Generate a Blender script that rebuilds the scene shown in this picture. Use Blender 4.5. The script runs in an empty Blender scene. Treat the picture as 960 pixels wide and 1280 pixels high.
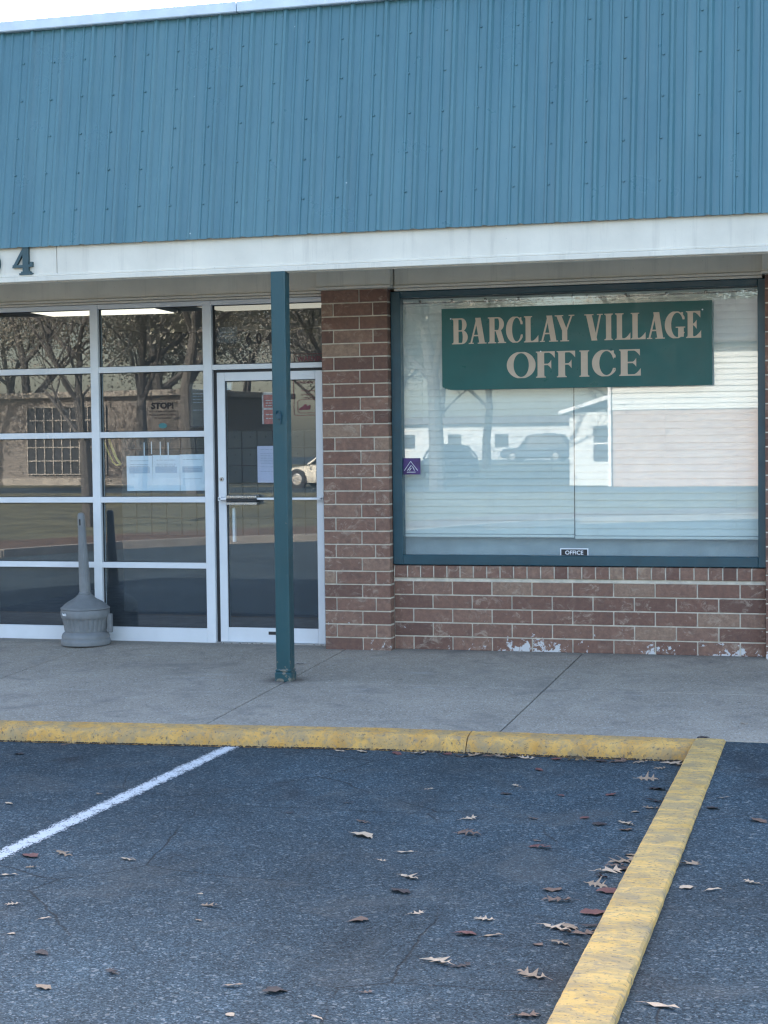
import bpy, bmesh, math, random
import numpy as np
from mathutils import Matrix, Vector
rad = math.radians
random.seed(7)
S = bpy.context.scene
C = S.collection

# ---------------------------------------------------------------- camera
CAMLOC = Vector((3.779, -12.84, 1.602))
yaw, pitch, roll = rad(16.40), rad(-2.39), rad(-0.69)
fw = Vector((-math.sin(yaw) * math.cos(pitch), math.cos(yaw) * math.cos(pitch), math.sin(pitch)))
rt = Vector((math.cos(yaw), math.sin(yaw), 0))
up = rt.cross(fw)
r2 = rt * math.cos(roll) + up * math.sin(roll)
u2 = -rt * math.sin(roll) + up * math.cos(roll)
cam = bpy.data.cameras.new('camera')
co = bpy.data.objects.new('camera', cam)
C.objects.link(co)
M = Matrix((r2, u2, -fw)).transposed().to_4x4()
M.translation = CAMLOC
co.matrix_world = M
cam.sensor_fit = 'HORIZONTAL'
cam.sensor_width = 36
cam.lens = 36 * 2200 / 960
cam.clip_end = 2000
S.camera = co

# ---------------------------------------------------------------- light
SUN_EL, SUN_AZ = 31.0, -24.0          # azimuth from +Y towards +X
el, az = rad(SUN_EL), rad(SUN_AZ)
sdir = Vector((math.sin(az) * math.cos(el), math.cos(az) * math.cos(el), math.sin(el)))
W = bpy.data.worlds.new('World')
S.world = W
W.use_nodes = True
nt = W.node_tree
sky = nt.nodes.new('ShaderNodeTexSky')
sky.sky_type = 'NISHITA'
sky.sun_disc = False
sky.sun_elevation = el
sky.sun_rotation = az
sky.air_density = 1.0
sky.dust_density = 2.2
sky.ozone_density = .6
nt.links.new(sky.outputs[0], nt.nodes['Background'].inputs[0])
nt.nodes['Background'].inputs[1].default_value = 0.15
sl = bpy.data.lights.new('sun', 'SUN')
sl.energy = 4.5
sl.angle = rad(0.5)
sl.color = (1, .94, .84)
so = bpy.data.objects.new('sun', sl)
C.objects.link(so)
so.rotation_euler = sdir.to_track_quat('Z', 'Y').to_euler()
S.view_settings.view_transform = 'Standard'
S.view_settings.look = 'None'
S.view_settings.gamma = 1
S.view_settings.use_curve_mapping = False
S.view_settings.exposure = 2.3
S.render.engine = 'CYCLES'
S.cycles.max_bounces = 8
S.cycles.transparent_max_bounces = 16
S.cycles.sample_clamp_indirect = 4.0
S.cycles.use_denoising = True
S.cycles.filter_width = 1.3

# ---------------------------------------------------------------- helpers
class NT:
    def __init__(s, m):
        m.use_nodes = True
        s.t = m.node_tree
        s.b = s.t.nodes['Principled BSDF']
        s.co = s.t.nodes.new('ShaderNodeTexCoord').outputs['Object']
    def n(s, typ, ins=None, **kw):
        d = s.t.nodes.new(typ)
        for k, v in kw.items(): setattr(d, k, v)
        for k, v in (ins or {}).items(): s.set(d.inputs[k], v)
        return d
    def set(s, i, v):
        if isinstance(v, bpy.types.NodeSocket): s.t.links.new(v, i)
        else: i.default_value = v
    def noise(s, scale, detail=3, rough=.55, co=None, dist=0):
        return s.n('ShaderNodeTexNoise', {'Vector': co or s.co, 'Scale': scale, 'Detail': detail, 'Roughness': rough, 'Distortion': dist}).outputs['Fac']
    def vor(s, scale, out='Color', co=None, **kw):
        return s.n('ShaderNodeTexVoronoi', {'Vector': co or s.co, 'Scale': scale}, **kw).outputs[out]
    def stretch(s, x, y, z):
        return s.n('ShaderNodeMapping', {'Vector': s.co, 'Scale': (x, y, z)}).outputs[0]
    def ramp(s, f, stops):
        r = s.n('ShaderNodeValToRGB', {'Fac': f})
        e = r.color_ramp.elements
        while len(e) < len(stops): e.new(.5)
        for i, (p, c) in enumerate(stops):
            e[i].position = p
            e[i].color = (c, c, c, 1) if isinstance(c, (int, float)) else (*c, 1)
        return r.outputs[0]
    def rng(s, f, a, b, c=0, d=1):
        return s.n('ShaderNodeMapRange', {'Value': f, 'From Min': a, 'From Max': b, 'To Min': c, 'To Max': d}).outputs[0]
    def mix(s, f, a, b, mode='MIX'):
        m = s.n('ShaderNodeMix', data_type='RGBA', blend_type=mode)
        s.set(m.inputs[0], f)
        s.set(m.inputs[6], (*a, 1) if isinstance(a, tuple) and len(a) == 3 else a)
        s.set(m.inputs[7], (*b, 1) if isinstance(b, tuple) and len(b) == 3 else b)
        return m.outputs[2]
    def math(s, op, a, b=0):
        m = s.n('ShaderNodeMath', operation=op)
        s.set(m.inputs[0], a); s.set(m.inputs[1], b)
        return m.outputs[0]
    def sep(s, axis):
        return s.n('ShaderNodeSeparateXYZ', {'Vector': s.co}).outputs[axis]
    def bump(s, h, strength=.3, dist=.01, normal=None):
        ins = {'Height': h, 'Strength': strength, 'Distance': dist}
        if normal: ins['Normal'] = normal
        o = s.n('ShaderNodeBump', ins).outputs[0]
        s.set(s.b.inputs['Normal'], o)
        return o
    def base(s, c): s.set(s.b.inputs['Base Color'], (*c, 1) if isinstance(c, tuple) and len(c) == 3 else c)
    def rough(s, r): s.set(s.b.inputs['Roughness'], r)

def mat(name, c, rough=.6, var=.12, scale=6, bump=0, bscale=60, metal=0, spec=.5, bdist=.004):
    m = bpy.data.materials.new(name)
    t = NT(m)
    f = t.noise(scale, 5)
    a = tuple(min(1, x * (1 - var)) for x in c); b = tuple(min(1, x * (1 + var)) for x in c)
    t.base(t.mix(t.rng(f, .3, .7), a, b))
    t.rough(t.rng(t.noise(scale * 2.3, 4), .3, .7, max(0, rough - .07), min(1, rough + .07)))
    t.set(t.b.inputs['Metallic'], metal)
    t.set(t.b.inputs['Specular IOR Level'], spec)
    if bump: t.bump(t.noise(bscale, 4), bump, bdist)
    return m

def emis(name, c, st):
    m = bpy.data.materials.new(name)
    t = NT(m); t.base((.8, .8, .8))
    t.set(t.b.inputs['Emission Color'], (*c, 1)); t.set(t.b.inputs['Emission Strength'], st)
    return m

def m_weather(name, c, rough, streak, chip=None, zfoot=None, spec=.5):
    m = bpy.data.materials.new(name); t = NT(m)
    f = t.noise(3, 6, .6)
    col = t.mix(t.rng(f, .3, .7), tuple(x * .92 for x in c), tuple(min(1, x * 1.08) for x in c))
    st = t.ramp(t.noise(1, 7, .72, t.stretch(16, 16, .9)), [(.53, 0), (.75, .5)])
    col = t.mix(st, col, streak)
    sp = t.ramp(t.noise(38, 5, .7), [(.66, 0), (.72, .6)])
    col = t.mix(sp, col, tuple(x * .55 for x in streak))
    if chip:
        h = t.math('ADD', t.noise(28, 7, .7), t.rng(t.sep(2), -.07, zfoot, .16, -.02))
        col = t.mix(t.ramp(h, [(.66, 0), (.69, .9)]), col, chip)
    t.base(col); t.rough(t.rng(t.noise(8, 5), .3, .7, rough - .08, rough + .12)); t.set(t.b.inputs['Specular IOR Level'], spec)
    t.bump(t.noise(22, 5), .15, .003)
    return m

def glass_mat(name, ior=1.85, tint=(.9, .95, .95), dirt=.03):
    m = bpy.data.materials.new(name)
    t = NT(m)
    tr = t.n('ShaderNodeBsdfTransparent', {'Color': (*tint, 1)})
    gl = t.n('ShaderNodeBsdfGlossy', {'Color': (1, 1, 1, 1), 'Roughness': .0})
    fr = t.n('ShaderNodeFresnel', {'IOR': ior}).outputs[0]
    bf = t.n('ShaderNodeNewGeometry').outputs['Backfacing']
    fac = t.math('MULTIPLY', fr, t.math('SUBTRACT', 1.0, bf))
    mx = t.n('ShaderNodeMixShader', {0: fac, 1: tr.outputs[0], 2: gl.outputs[0]})
    df = t.n('ShaderNodeBsdfDiffuse', {'Color': (.42, .50, .58, 1)})
    dirtf = t.math('MULTIPLY', t.rng(t.noise(5, 8, .7), .2, .8, .45, 1), dirt)
    mx2 = t.n('ShaderNodeMixShader', {0: dirtf, 1: mx.outputs[0], 2: df.outputs[0]})
    t.t.links.new(mx2.outputs[0], t.t.nodes['Material Output'].inputs[0])
    return m

def tag(o, label=None, cat=None, group=None, kind=None):
    if label: o['label'] = label
    if cat: o['category'] = cat
    if group: o['group'] = group
    if kind: o['kind'] = kind
    return o

def empty(name, loc=(0, 0, 0), rz=0, label=None, cat=None, group=None):
    o = bpy.data.objects.new(name, None)
    C.objects.link(o)
    o.location = loc
    o.rotation_euler.z = rz
    o.empty_display_size = .1
    return tag(o, label, cat, group)

class MB:
    """collects geometry for ONE mesh object (world or parent-local coordinates)"""
    def __init__(s): s.v = []; s.f = []; s.c = []; s.tint = 1.0
    def add(s, vs, fs):
        n = len(s.v)
        s.v += [tuple(v) for v in vs]
        for f in fs: s.f.append(tuple(i + n for i in f)); s.c.append(s.tint)
        return s
    def box(s, x0, x1, y0, y1, z0, z1):
        vs = [(x, y, z) for z in (z0, z1) for y in (y0, y1) for x in (x0, x1)]
        return s.add(vs, [(0, 2, 3, 1), (4, 5, 7, 6), (0, 1, 5, 4), (2, 6, 7, 3), (0, 4, 6, 2), (1, 3, 7, 5)])
    def cbox(s, x0, x1, y0, y1, z0, z1, b=.003):
        """box with chamfered edges on every side"""
        xs, ys, zs = (x0, x1), (y0, y1), (z0, z1)
        idx = {}; vs = []
        for i in (0, 1):
            for j in (0, 1):
                for k in (0, 1):
                    sx, sy, sz = (1 if i == 0 else -1), (1 if j == 0 else -1), (1 if k == 0 else -1)
                    for ax, d in enumerate(((0, b * sy, b * sz), (b * sx, 0, b * sz), (b * sx, b * sy, 0))):
                        idx[i, j, k, ax] = len(vs)
                        vs.append((xs[i] + d[0], ys[j] + d[1], zs[k] + d[2]))
        F = []
        for i in (0, 1): F.append([idx[i, j, k, 0] for j, k in ((0, 0), (1, 0), (1, 1), (0, 1))][::(1 if i else -1)])
        for j in (0, 1): F.append([idx[i, j, k, 1] for i, k in ((0, 0), (0, 1), (1, 1), (1, 0))][::(1 if j else -1)])
        for k in (0, 1): F.append([idx[i, j, k, 2] for i, j in ((0, 0), (1, 0), (1, 1), (0, 1))][::(1 if k else -1)])
        for j in (0, 1):
            for k in (0, 1): F.append([idx[0, j, k, 1], idx[1, j, k, 1], idx[1, j, k, 2], idx[0, j, k, 2]])
        for i in (0, 1):
            for k in (0, 1): F.append([idx[i, 0, k, 0], idx[i, 1, k, 0], idx[i, 1, k, 2], idx[i, 0, k, 2]])
        for i in (0, 1):
            for j in (0, 1): F.append([idx[i, j, 0, 0], idx[i, j, 1, 0], idx[i, j, 1, 1], idx[i, j, 0, 1]])
        for i in (0, 1):
            for j in (0, 1):
                for k in (0, 1): F.append([idx[i, j, k, a] for a in (0, 1, 2)])
        return s.add(vs, F)
    def tube(s, pts, rads, n=10, cap=True):
        pts = [Vector(p) for p in pts]
        if not hasattr(rads, '__len__'): rads = [rads] * len(pts)
        vs = []
        prev = None
        for i, p in enumerate(pts):
            d = (pts[min(i + 1, len(pts) - 1)] - pts[max(i - 1, 0)])
            if d.length < 1e-9: d = Vector((0, 0, 1))
            d.normalize()
            a = Vector((1, 0, 0)) if abs(d.x) < .9 else Vector((0, 1, 0))
            if prev is not None and prev.cross(d).length > .1: a = prev
            u = d.cross(a).normalized(); w = u.cross(d); prev = w
            for k in range(n):
                t = 2 * math.pi * k / n
                vs.append(p + (w * math.cos(t) + u * math.sin(t)) * rads[i])
        fs = []
        for i in range(len(pts) - 1):
            for k in range(n):
                fs.append((i * n + k, i * n + (k + 1) % n, (i + 1) * n + (k + 1) % n, (i + 1) * n + k))
        if cap:
            fs.append(tuple(range(n))[::-1]); fs.append(tuple((len(pts) - 1) * n + k for k in range(n)))
        return s.add(vs, fs)
    def lathe(s, prof, cx=0, cy=0, n=40, rf=None):
        vs = []
        for (r, z) in prof:
            for k in range(n):
                t = 2 * math.pi * k / n
                rr = r * (rf(t, z) if rf else 1)
                vs.append((cx + rr * math.cos(t), cy + rr * math.sin(t), z))
        fs = [(i * n + k, i * n + (k + 1) % n, (i + 1) * n + (k + 1) % n, (i + 1) * n + k) for i in range(len(prof) - 1) for k in range(n)]
        fs.append(tuple(range(n))[::-1]); fs.append(tuple((len(prof) - 1) * n + k for k in range(n)))
        return s.add(vs, fs)
    def prism(s, poly, y0, y1):
        """polygon in x,z extruded in y"""
        n = len(poly)
        vs = [(x, y0, z) for x, z in poly] + [(x, y1, z) for x, z in poly]
        fs = [tuple(range(n))[::-1], tuple(range(n, 2 * n))] + [(i, (i + 1) % n, n + (i + 1) % n, n + i) for i in range(n)]
        return s.add(vs, fs)
    def zprism(s, poly, z0, z1):
        n = len(poly)
        vs = [(x, y, z0) for x, y in poly] + [(x, y, z1) for x, y in poly]
        fs = [tuple(range(n))[::-1], tuple(range(n, 2 * n))] + [(i, (i + 1) % n, n + (i + 1) % n, n + i) for i in range(n)]
        return s.add(vs, fs)
    def build(s, name, m, parent=None, smooth=False, fix=True):
        me = bpy.data.meshes.new(name)
        me.from_pydata(s.v, [], s.f)
        if fix:
            bm = bmesh.new(); bm.from_mesh(me)
            bmesh.ops.recalc_face_normals(bm, faces=bm.faces)
            bm.to_mesh(me); bm.free()
        if any(c != 1.0 for c in s.c):
            at = me.attributes.new('tint', 'FLOAT', 'FACE')
            at.data.foreach_set('value', s.c)
        for mm in (m if isinstance(m, (list, tuple)) else [m]): me.materials.append(mm)
        if smooth:
            me.polygons.foreach_set('use_smooth', [True] * len(me.polygons))
            if smooth != 'all': me.set_sharp_from_angle(angle=rad(40))
        me.update()
        o = bpy.data.objects.new(name, me)
        C.objects.link(o)
        if parent: o.parent = parent
        return o

def copy_tree(o, parent=None):
    c = o.copy(); C.objects.link(c)
    if parent: c.parent = parent
    for ch in [k for k in bpy.data.objects if k.parent == o]: copy_tree(ch, c)
    return c

def text_mesh(body, height, width=None, align='CENTER', extrude=0, bold=0, shear=0):
    """sans text as raw verts/faces in x,z; cap height = height"""
    cu = bpy.data.curves.new('t', 'FONT')
    cu.body = body; cu.align_x = align; cu.size = height / .7; cu.extrude = extrude; cu.offset = bold; cu.shear = shear
    cu.resolution_u = 3
    ob = bpy.data.objects.new('t', cu)
    C.objects.link(ob)
    dg = bpy.context.evaluated_depsgraph_get()
    me = bpy.data.meshes.new_from_object(ob.evaluated_get(dg))
    vs = [(v.co.x, -v.co.z, v.co.y) for v in me.vertices]
    fs = [tuple(p.vertices) for p in me.polygons]
    bpy.data.objects.remove(ob); bpy.data.curves.remove(cu); bpy.data.meshes.remove(me)
    if width:
        w = max(v[0] for v in vs) - min(v[0] for v in vs)
        vs = [(v[0] * width / w, v[1], v[2]) for v in vs]
    return vs, fs

def put_text(mb, body, x, y, z, h, width=None, **kw):
    vs, fs = text_mesh(body, h, width, **kw)
    mb.add([(v[0] + x, v[1] + y, v[2] + z) for v in vs], fs)

# ---------------------------------------------------------------- serif glyphs drawn as scan rows
def glyph(ch, w, t=.215, th=.075, N=200):
    """boolean mask of a bold serif capital, height 1, width w -> (mask, xs, ys)"""
    nx = int(w * 300)
    xs = (np.arange(nx) + .5) / 300
    ys = (np.arange(N) + .5) / N
    X, Y = np.meshgrid(xs, ys)
    sv = .05
    def rect(a, b, c, d): return (X >= a) & (X <= b) & (Y >= c) & (Y <= d)
    def ell(cx, cy, rx, ry): return ((X - cx) / rx) ** 2 + ((Y - cy) / ry) ** 2 <= 1
    def stem(x, tt=t, l=.06, r=.06, bot=True, top=True):
        m = rect(x, x + tt, 0, 1)
        if bot:
            m |= rect(x - l, x + tt + r, 0, sv - .01)
            m |= (Y < .1) & (X > x - (l * (.1 - Y) / .1) ** 1.0 * .5) & (X < x + tt + r * (.1 - Y) / .1 * .5)
        if top:
            m |= rect(x - l, x + tt + r, 1 - sv + .01, 1)
            m |= (Y > .9) & (X > x - l * (Y - .9) / .1 * .5) & (X < x + tt + r * (Y - .9) / .1 * .5)
        return m
    def diag(x0, y0, x1, y1, wd):
        c = x0 + (x1 - x0) * (Y - y0) / (y1 - y0)
        return (X >= c) & (X <= c + wd) & (Y >= min(y0, y1)) & (Y <= max(y0, y1))
    l = .06
    if ch == 'I': m = stem(w / 2 - t / 2)
    elif ch == 'L':
        m = stem(l) | rect(l, w, 0, .055)
        m |= (X > w - .24) & (X < w) & (Y < .27) & (Y < .055 + .22 * ((X - (w - .24)) / .24) ** 1.6)
    elif ch in 'EF':
        m = stem(l) | rect(l, w - .03, .945, 1) | rect(l, w - .17, .475, .53)
        m |= (X > w - .26) & (X < w - .03) & (Y > .945 - .2 * ((np.clip(X - (w - .26), 0, 1)) / .23) ** 1.6)
        m |= (np.abs(Y - .5) < .04 + .13 * np.clip((X - (w - .29)) / .12, 0, 1) ** 1.5) & (X > w - .29) & (X < w - .17)
        if ch == 'E':
            m |= rect(l, w, 0, .055)
            m |= (X > w - .26) & (X < w) & (Y < .055 + .23 * ((np.clip(X - (w - .26), 0, 1)) / .26) ** 1.6)
    elif ch in 'BR':
        x1 = w - (.06 if ch == 'R' else .03)
        def bowl(y0, y1, xr, tb):
            cy, ry = (y0 + y1) / 2, (y1 - y0) / 2
            xm = l + t + (xr - l - t) * .35
            o = rect(l, xm, y0, y1) | (ell(xm, cy, xr - xm, ry) & (X >= xm))
            xi = xr - tb
            xmi = min(xm, xi - .02)
            i = rect(l + t, xmi, y0 + .05, y1 - .05) | (ell(xmi, cy, xi - xmi, ry - .05) & (X >= xmi))
            return o & ~i
        m = stem(l, r=0)
        if ch == 'B': m |= bowl(.49, 1, x1 - .04, t * .9) | bowl(0, .54, x1, t)
        else:
            m |= bowl(.46, 1, x1 - .02, t * .95)
            m |= diag(l + t + .03, .5, w - t - .07, .0, t + .02) | rect(w - .13 - t, w + .0, 0, .04)
            m |= rect(l - .06, l + t + .06, 0, .04)
    elif ch in 'CG':
        cx = w * .53
        o = ell(cx, .5, cx, .515)
        i = ell(cx + .06, .5, cx - t * .85, .455)
        m = o & ~i
        m &= ~((X > w * .68) & (Y > .31) & (Y < .70))
        m &= ~((X > cx) & (Y <= .31) & (Y > .23) & (X > w * .9))
        m &= X < w * .97
        m |= (X > w * .80) & (X < w * .90) & (Y > .64) & (Y < .97) & (X > w * .80 + (.97 - Y) * .25)
        if ch == 'C': m |= (X > w * .9) & (X < w * .97) & (Y > .21) & (Y < .31) & (Y > .21 + (w * .97 - X) * .8)
        if ch == 'G':
            m |= rect(w * .93 - t, w * .93, .05, .43) | rect(w * .93 - t - .09, w, .39, .43)
    elif ch == 'O':
        m = ell(w / 2, .5, w / 2, .515) & ~ell(w / 2, .5, w / 2 - t * 1.02, .455)
    elif ch == 'A':
        ap = w * .47
        m = diag(.055, 0, ap - .02, 1, th) | diag(w - t - .08, 0, ap - .07, 1, t + .02)
        m |= rect(.2 * w, .72 * w, .29, .345) | rect(0, .2, 0, .04) | rect(w - t - .15, w, 0, .04)
    elif ch == 'V':
        bt = w * .5
        m = diag(.06, 1, bt - .08, 0, t + .02) | diag(w - .06 - th, 1, bt + .02, 0, th)
        m |= rect(0, t + .15, .96, 1) | rect(w - .22, w, .96, 1)
    elif ch == 'Y':
        c = w / 2
        m = diag(.05, 1, c - t / 2, .42, t) | diag(w - .06 - th, 1, c + t / 2 - th, .42, th)
        m |= rect(c - t / 2, c + t / 2, 0, .48) | rect(c - t / 2 - .07, c + t / 2 + .07, 0, .04)
        m |= rect(0, t + .13, .96, 1) | rect(w - .22, w, .96, 1)
    elif ch == '4':
        m = rect(w * .52, w * .52 + t, .06, 1)
        m |= diag(0, .27, w * .52 + .02, 1, .13) & (X < w * .6)
        m |= rect(.02, w * .58, .27, .37) | rect(w * .55, w * .95, .29, .38) | (rect(w * .85, w, .3, .47) & (X > w * .85 + (Y - .3) * .1))
        m |= rect(w * .52 - .14, w * .52 + t + .14, 0, .07) | rect(w * .52 - .07, w * .52 + t + .07, .05, .13)
    elif ch == '0':
        m = ell(w / 2, .5, w / 2, .5) & ~ell(w / 2, .5, w / 2 - t, .40)
    return m, xs, ys

def add_glyph(mb, ch, x, z, h, w, y0, y1=None, sx=1.0, **kw):
    """scan-row mesh of a glyph standing in x,z; y0 front"""
    m, xs, ys = glyph(ch, w / h, **kw)
    N = len(ys)
    prev = None; start = 0
    def rows(r):
        d = np.diff(np.concatenate([[0], m[r].astype(int), [0]]))
        return list(zip(np.where(d == 1)[0], np.where(d == -1)[0]))
    r = 0
    while r < N:
        rr = rows(r); e = r + 1
        while e < N and rows(e) == rr: e += 1
        for a, b in rr:
            xa, xb = x + a / 300 * h, x + b / 300 * h
            za, zb = z + r / N * h, z + e / N * h
            if y1 is None: mb.add([(xa, y0, za), (xb, y0, za), (xb, y0, zb), (xa, y0, zb)], [(0, 1, 2, 3)])
            else: mb.box(xa, xb, y0, y1, za, zb)
        r = e

# ---------------------------------------------------------------- materials
def m_asphalt(name, base=.062, seed=0, cracks=True):
    m = bpy.data.materials.new(name); t = NT(m)
    co = t.n('ShaderNodeMapping', {'Vector': t.co, 'Location': (seed, seed * 2, 0)}).outputs[0]
    stone = t.vor(165, 'Color', co)
    g = t.n('ShaderNodeSeparateColor', {'Color': stone}).outputs[0]
    T = (.60, 1.0, 1.27)
    def c_(k, w=1.0): return tuple(base * k * (1 + (q - 1) * w) for q in T)
    col = t.ramp(g, [(0, c_(.34)), (.5, c_(.80)), (.88, c_(1.3)), (.97, c_(1.9, .6)), (1, c_(3.2, .3))])
    g2 = t.n('ShaderNodeSeparateColor', {'Color': t.vor(75, 'Color', co)}).outputs[1]
    col = t.mix(t.ramp(g2, [(.955, 0), (.975, .42)]), col, (.30, .31, .30))
    big = t.rng(t.noise(.55, 6, .62, co, .4), .3, .7, .70, 1.25)
    lane = t.rng(t.noise(1.0, 4, .55, t.stretch(2.2, .35, 1)), .35, .65, .86, 1.12)
    mid = t.rng(t.noise(7, 6, .72, co), .3, .7, .78, 1.2)
    k = t.math('MULTIPLY', t.math('MULTIPLY', big, mid), lane)
    c = t.mix(1.0, col, t.n('ShaderNodeCombineColor', {0: k, 1: k, 2: k}).outputs[0], 'MULTIPLY')
    dirt = t.ramp(t.noise(1.9, 8, .74, co, .8), [(.52, 0), (.70, .4)])
    c = t.mix(dirt, c, (base * 1.5, base * 1.5, base * 1.4))
    oil = t.ramp(t.noise(1.25, 5, .5, t.stretch(1, .8, 1), .5), [(.63, 0), (.70, .55)])
    c = t.mix(oil, c, (base * .28, base * .32, base * .38))
    # fine cracks
    wv = t.n('ShaderNodeMix', data_type='VECTOR'); t.set(wv.inputs[0], .09); t.set(wv.inputs[4], t.co)
    nv = t.n('ShaderNodeTexNoise', {'Vector': t.co, 'Scale': 3.5, 'Detail': 6}).outputs['Color']; t.set(wv.inputs[5], nv)
    vd = t.n('ShaderNodeTexVoronoi', {'Vector': wv.outputs[1], 'Scale': .95}, feature='DISTANCE_TO_EDGE').outputs['Distance']
    area = t.ramp(t.noise(.5, 3, .5, t.n('ShaderNodeMapping', {'Vector': t.co, 'Location': (4.3, 1.1, 0)}).outputs[0]), [(.50, 0), (.56, 1)])
    ck = t.math('MULTIPLY', t.rng(vd, .002, .006, 1, 0), area)
    c = t.mix(t.math('MULTIPLY', ck, .75), c, (.012, .013, .015))
    t.base(c)
    t.rough(t.rng(g, 0, 1, .94, .66))
    t.set(t.b.inputs['Specular IOR Level'], .3)
    h = t.math('ADD', t.vor(165, 'Distance', co), t.math('MULTIPLY', t.noise(45, 4, .6, co), 1.2))
    h = t.math('SUBTRACT', h, t.math('MULTIPLY', ck, 1.5))
    t.bump(h, .5, .005)
    return m

def m_concrete(name, base=(.30, .29, .27), joints=False):
    m = bpy.data.materials.new(name); t = NT(m)
    f = t.noise(1.3, 7, .65)
    c = t.mix(t.rng(f, .32, .68), tuple(x * .78 for x in base), tuple(x * 1.15 for x in base))
    sp = t.n('ShaderNodeSeparateColor', {'Color': t.vor(125, 'Color')}).outputs[1]
    c = t.mix(t.ramp(sp, [(0, .65), (.18, .0), (.85, 0), (1, .0)]), c, (.09, .085, .08))
    c = t.mix(t.ramp(sp, [(.80, 0), (.95, .6)]), c, (.52, .5, .46))
    st = t.ramp(t.noise(2.6, 8, .72, dist=.6), [(.50, 0), (.68, .6)])
    c = t.mix(st, c, (.15, .14, .13))
    st2 = t.ramp(t.noise(7.5, 4, .5, t.stretch(.35, 1.6, 1)), [(.64, 0), (.72, .3)])
    c = t.mix(st2, c, (.42, .41, .39))
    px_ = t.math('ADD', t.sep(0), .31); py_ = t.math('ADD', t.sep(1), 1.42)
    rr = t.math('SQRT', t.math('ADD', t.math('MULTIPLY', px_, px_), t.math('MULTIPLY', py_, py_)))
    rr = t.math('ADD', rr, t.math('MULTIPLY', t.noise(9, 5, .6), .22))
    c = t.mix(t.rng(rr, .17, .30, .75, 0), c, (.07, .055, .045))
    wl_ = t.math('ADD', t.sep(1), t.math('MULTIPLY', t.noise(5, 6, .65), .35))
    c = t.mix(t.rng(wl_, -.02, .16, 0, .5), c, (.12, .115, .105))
    spots = t.ramp(t.vor(2.6, 'Distance'), [(.0, .8), (.035, .5), (.05, 0)])
    c = t.mix(spots, c, (.1, .095, .09))
    t.base(c); t.rough(.88)
    t.bump(t.math('ADD', t.noise(160, 3), t.math('MULTIPLY', t.noise(14, 4), .5)), .3, .004)
    return m

def m_yellow(name, worn=.5, ax=(1, 1, 1), seedco=(0, 0, 0), ca=(.54, .27, .055), cb=(.74, .43, .12)):
    m = bpy.data.materials.new(name); t = NT(m)
    co = t.n('ShaderNodeMapping', {'Vector': t.co, 'Scale': ax, 'Location': seedco}).outputs[0]
    f = t.noise(6, 6, .6, co)
    c = t.mix(t.rng(f, .3, .7), ca, cb)
    g = t.noise(7, 9, .75, co, .5)
    c = t.mix(t.ramp(g, [(.44, 0), (.53, .5), (.66, .85)]), c, (.31, .24, .14))
    g2 = t.noise(26, 6, .7, co)
    c = t.mix(t.ramp(g2, [(.54, 0), (.63, worn)]), c, (.21, .19, .16))
    g3 = t.noise(60, 4, .6)
    c = t.mix(t.ramp(g3, [(.58, 0), (.68, .8)]), c, (.11, .09, .065))
    t.base(c); t.rough(.8)
    t.bump(t.math('ADD', t.noise(45, 5, .6, co), t.math('MULTIPLY', g, 1.2)), .5, .008)
    return m

def m_brick():
    m = bpy.data.materials.new('brick'); t = NT(m)
    tint = t.n('ShaderNodeAttribute', attribute_name='tint', attribute_type='GEOMETRY').outputs['Fac']
    c = t.ramp(tint, [(0, (.155, .084, .062)), (.3, (.22, .116, .082)), (.6, (.265, .150, .106)), (.85, (.295, .178, .126)), (1, (.34, .225, .155))])
    f = t.noise(30, 6, .7)
    c = t.mix(t.rng(f, .35, .72, 0, .6), c, (.085, .05, .045))
    smear = t.ramp(t.noise(11, 7, .72, t.stretch(1, 1, 1.3), 1.2), [(.53, 0), (.60, .4), (.68, .65)])
    c = t.mix(t.math('MULTIPLY', smear, t.rng(t.noise(4.5, 3), .42, .6, .12, 1.0)), c, (.46, .37, .29))
    dk = t.ramp(t.noise(5, 7, .7), [(.55, 0), (.7, .45)])
    c = t.mix(dk, c, (.09, .06, .05))
    # flaking white wash along the foot of the wall and on a few bricks
    z = t.sep(2)
    low = t.math('MULTIPLY', t.rng(z, .0, .14, 1, 0), t.math('ADD', t.rng(t.sep(0), .1, 1.6, .1, .8), t.rng(t.noise(1.4, 3), .42, .62, -.9, .75)))
    wn = t.noise(17, 8, .7, None, .4)
    wm = t.ramp(t.math('ADD', wn, t.math('MULTIPLY', low, .17)), [(.64, 0), (.665, .85)])
    low2 = t.rng(z, .2, .26, 1, 0)
    c = t.mix(t.math('MULTIPLY', wm, low2), c, (.62, .62, .62))
    t.base(c); t.rough(.87)
    t.bump(t.math('ADD', t.noise(70, 5, .65), t.noise(18, 3)), .55, .006)
    return m

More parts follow.
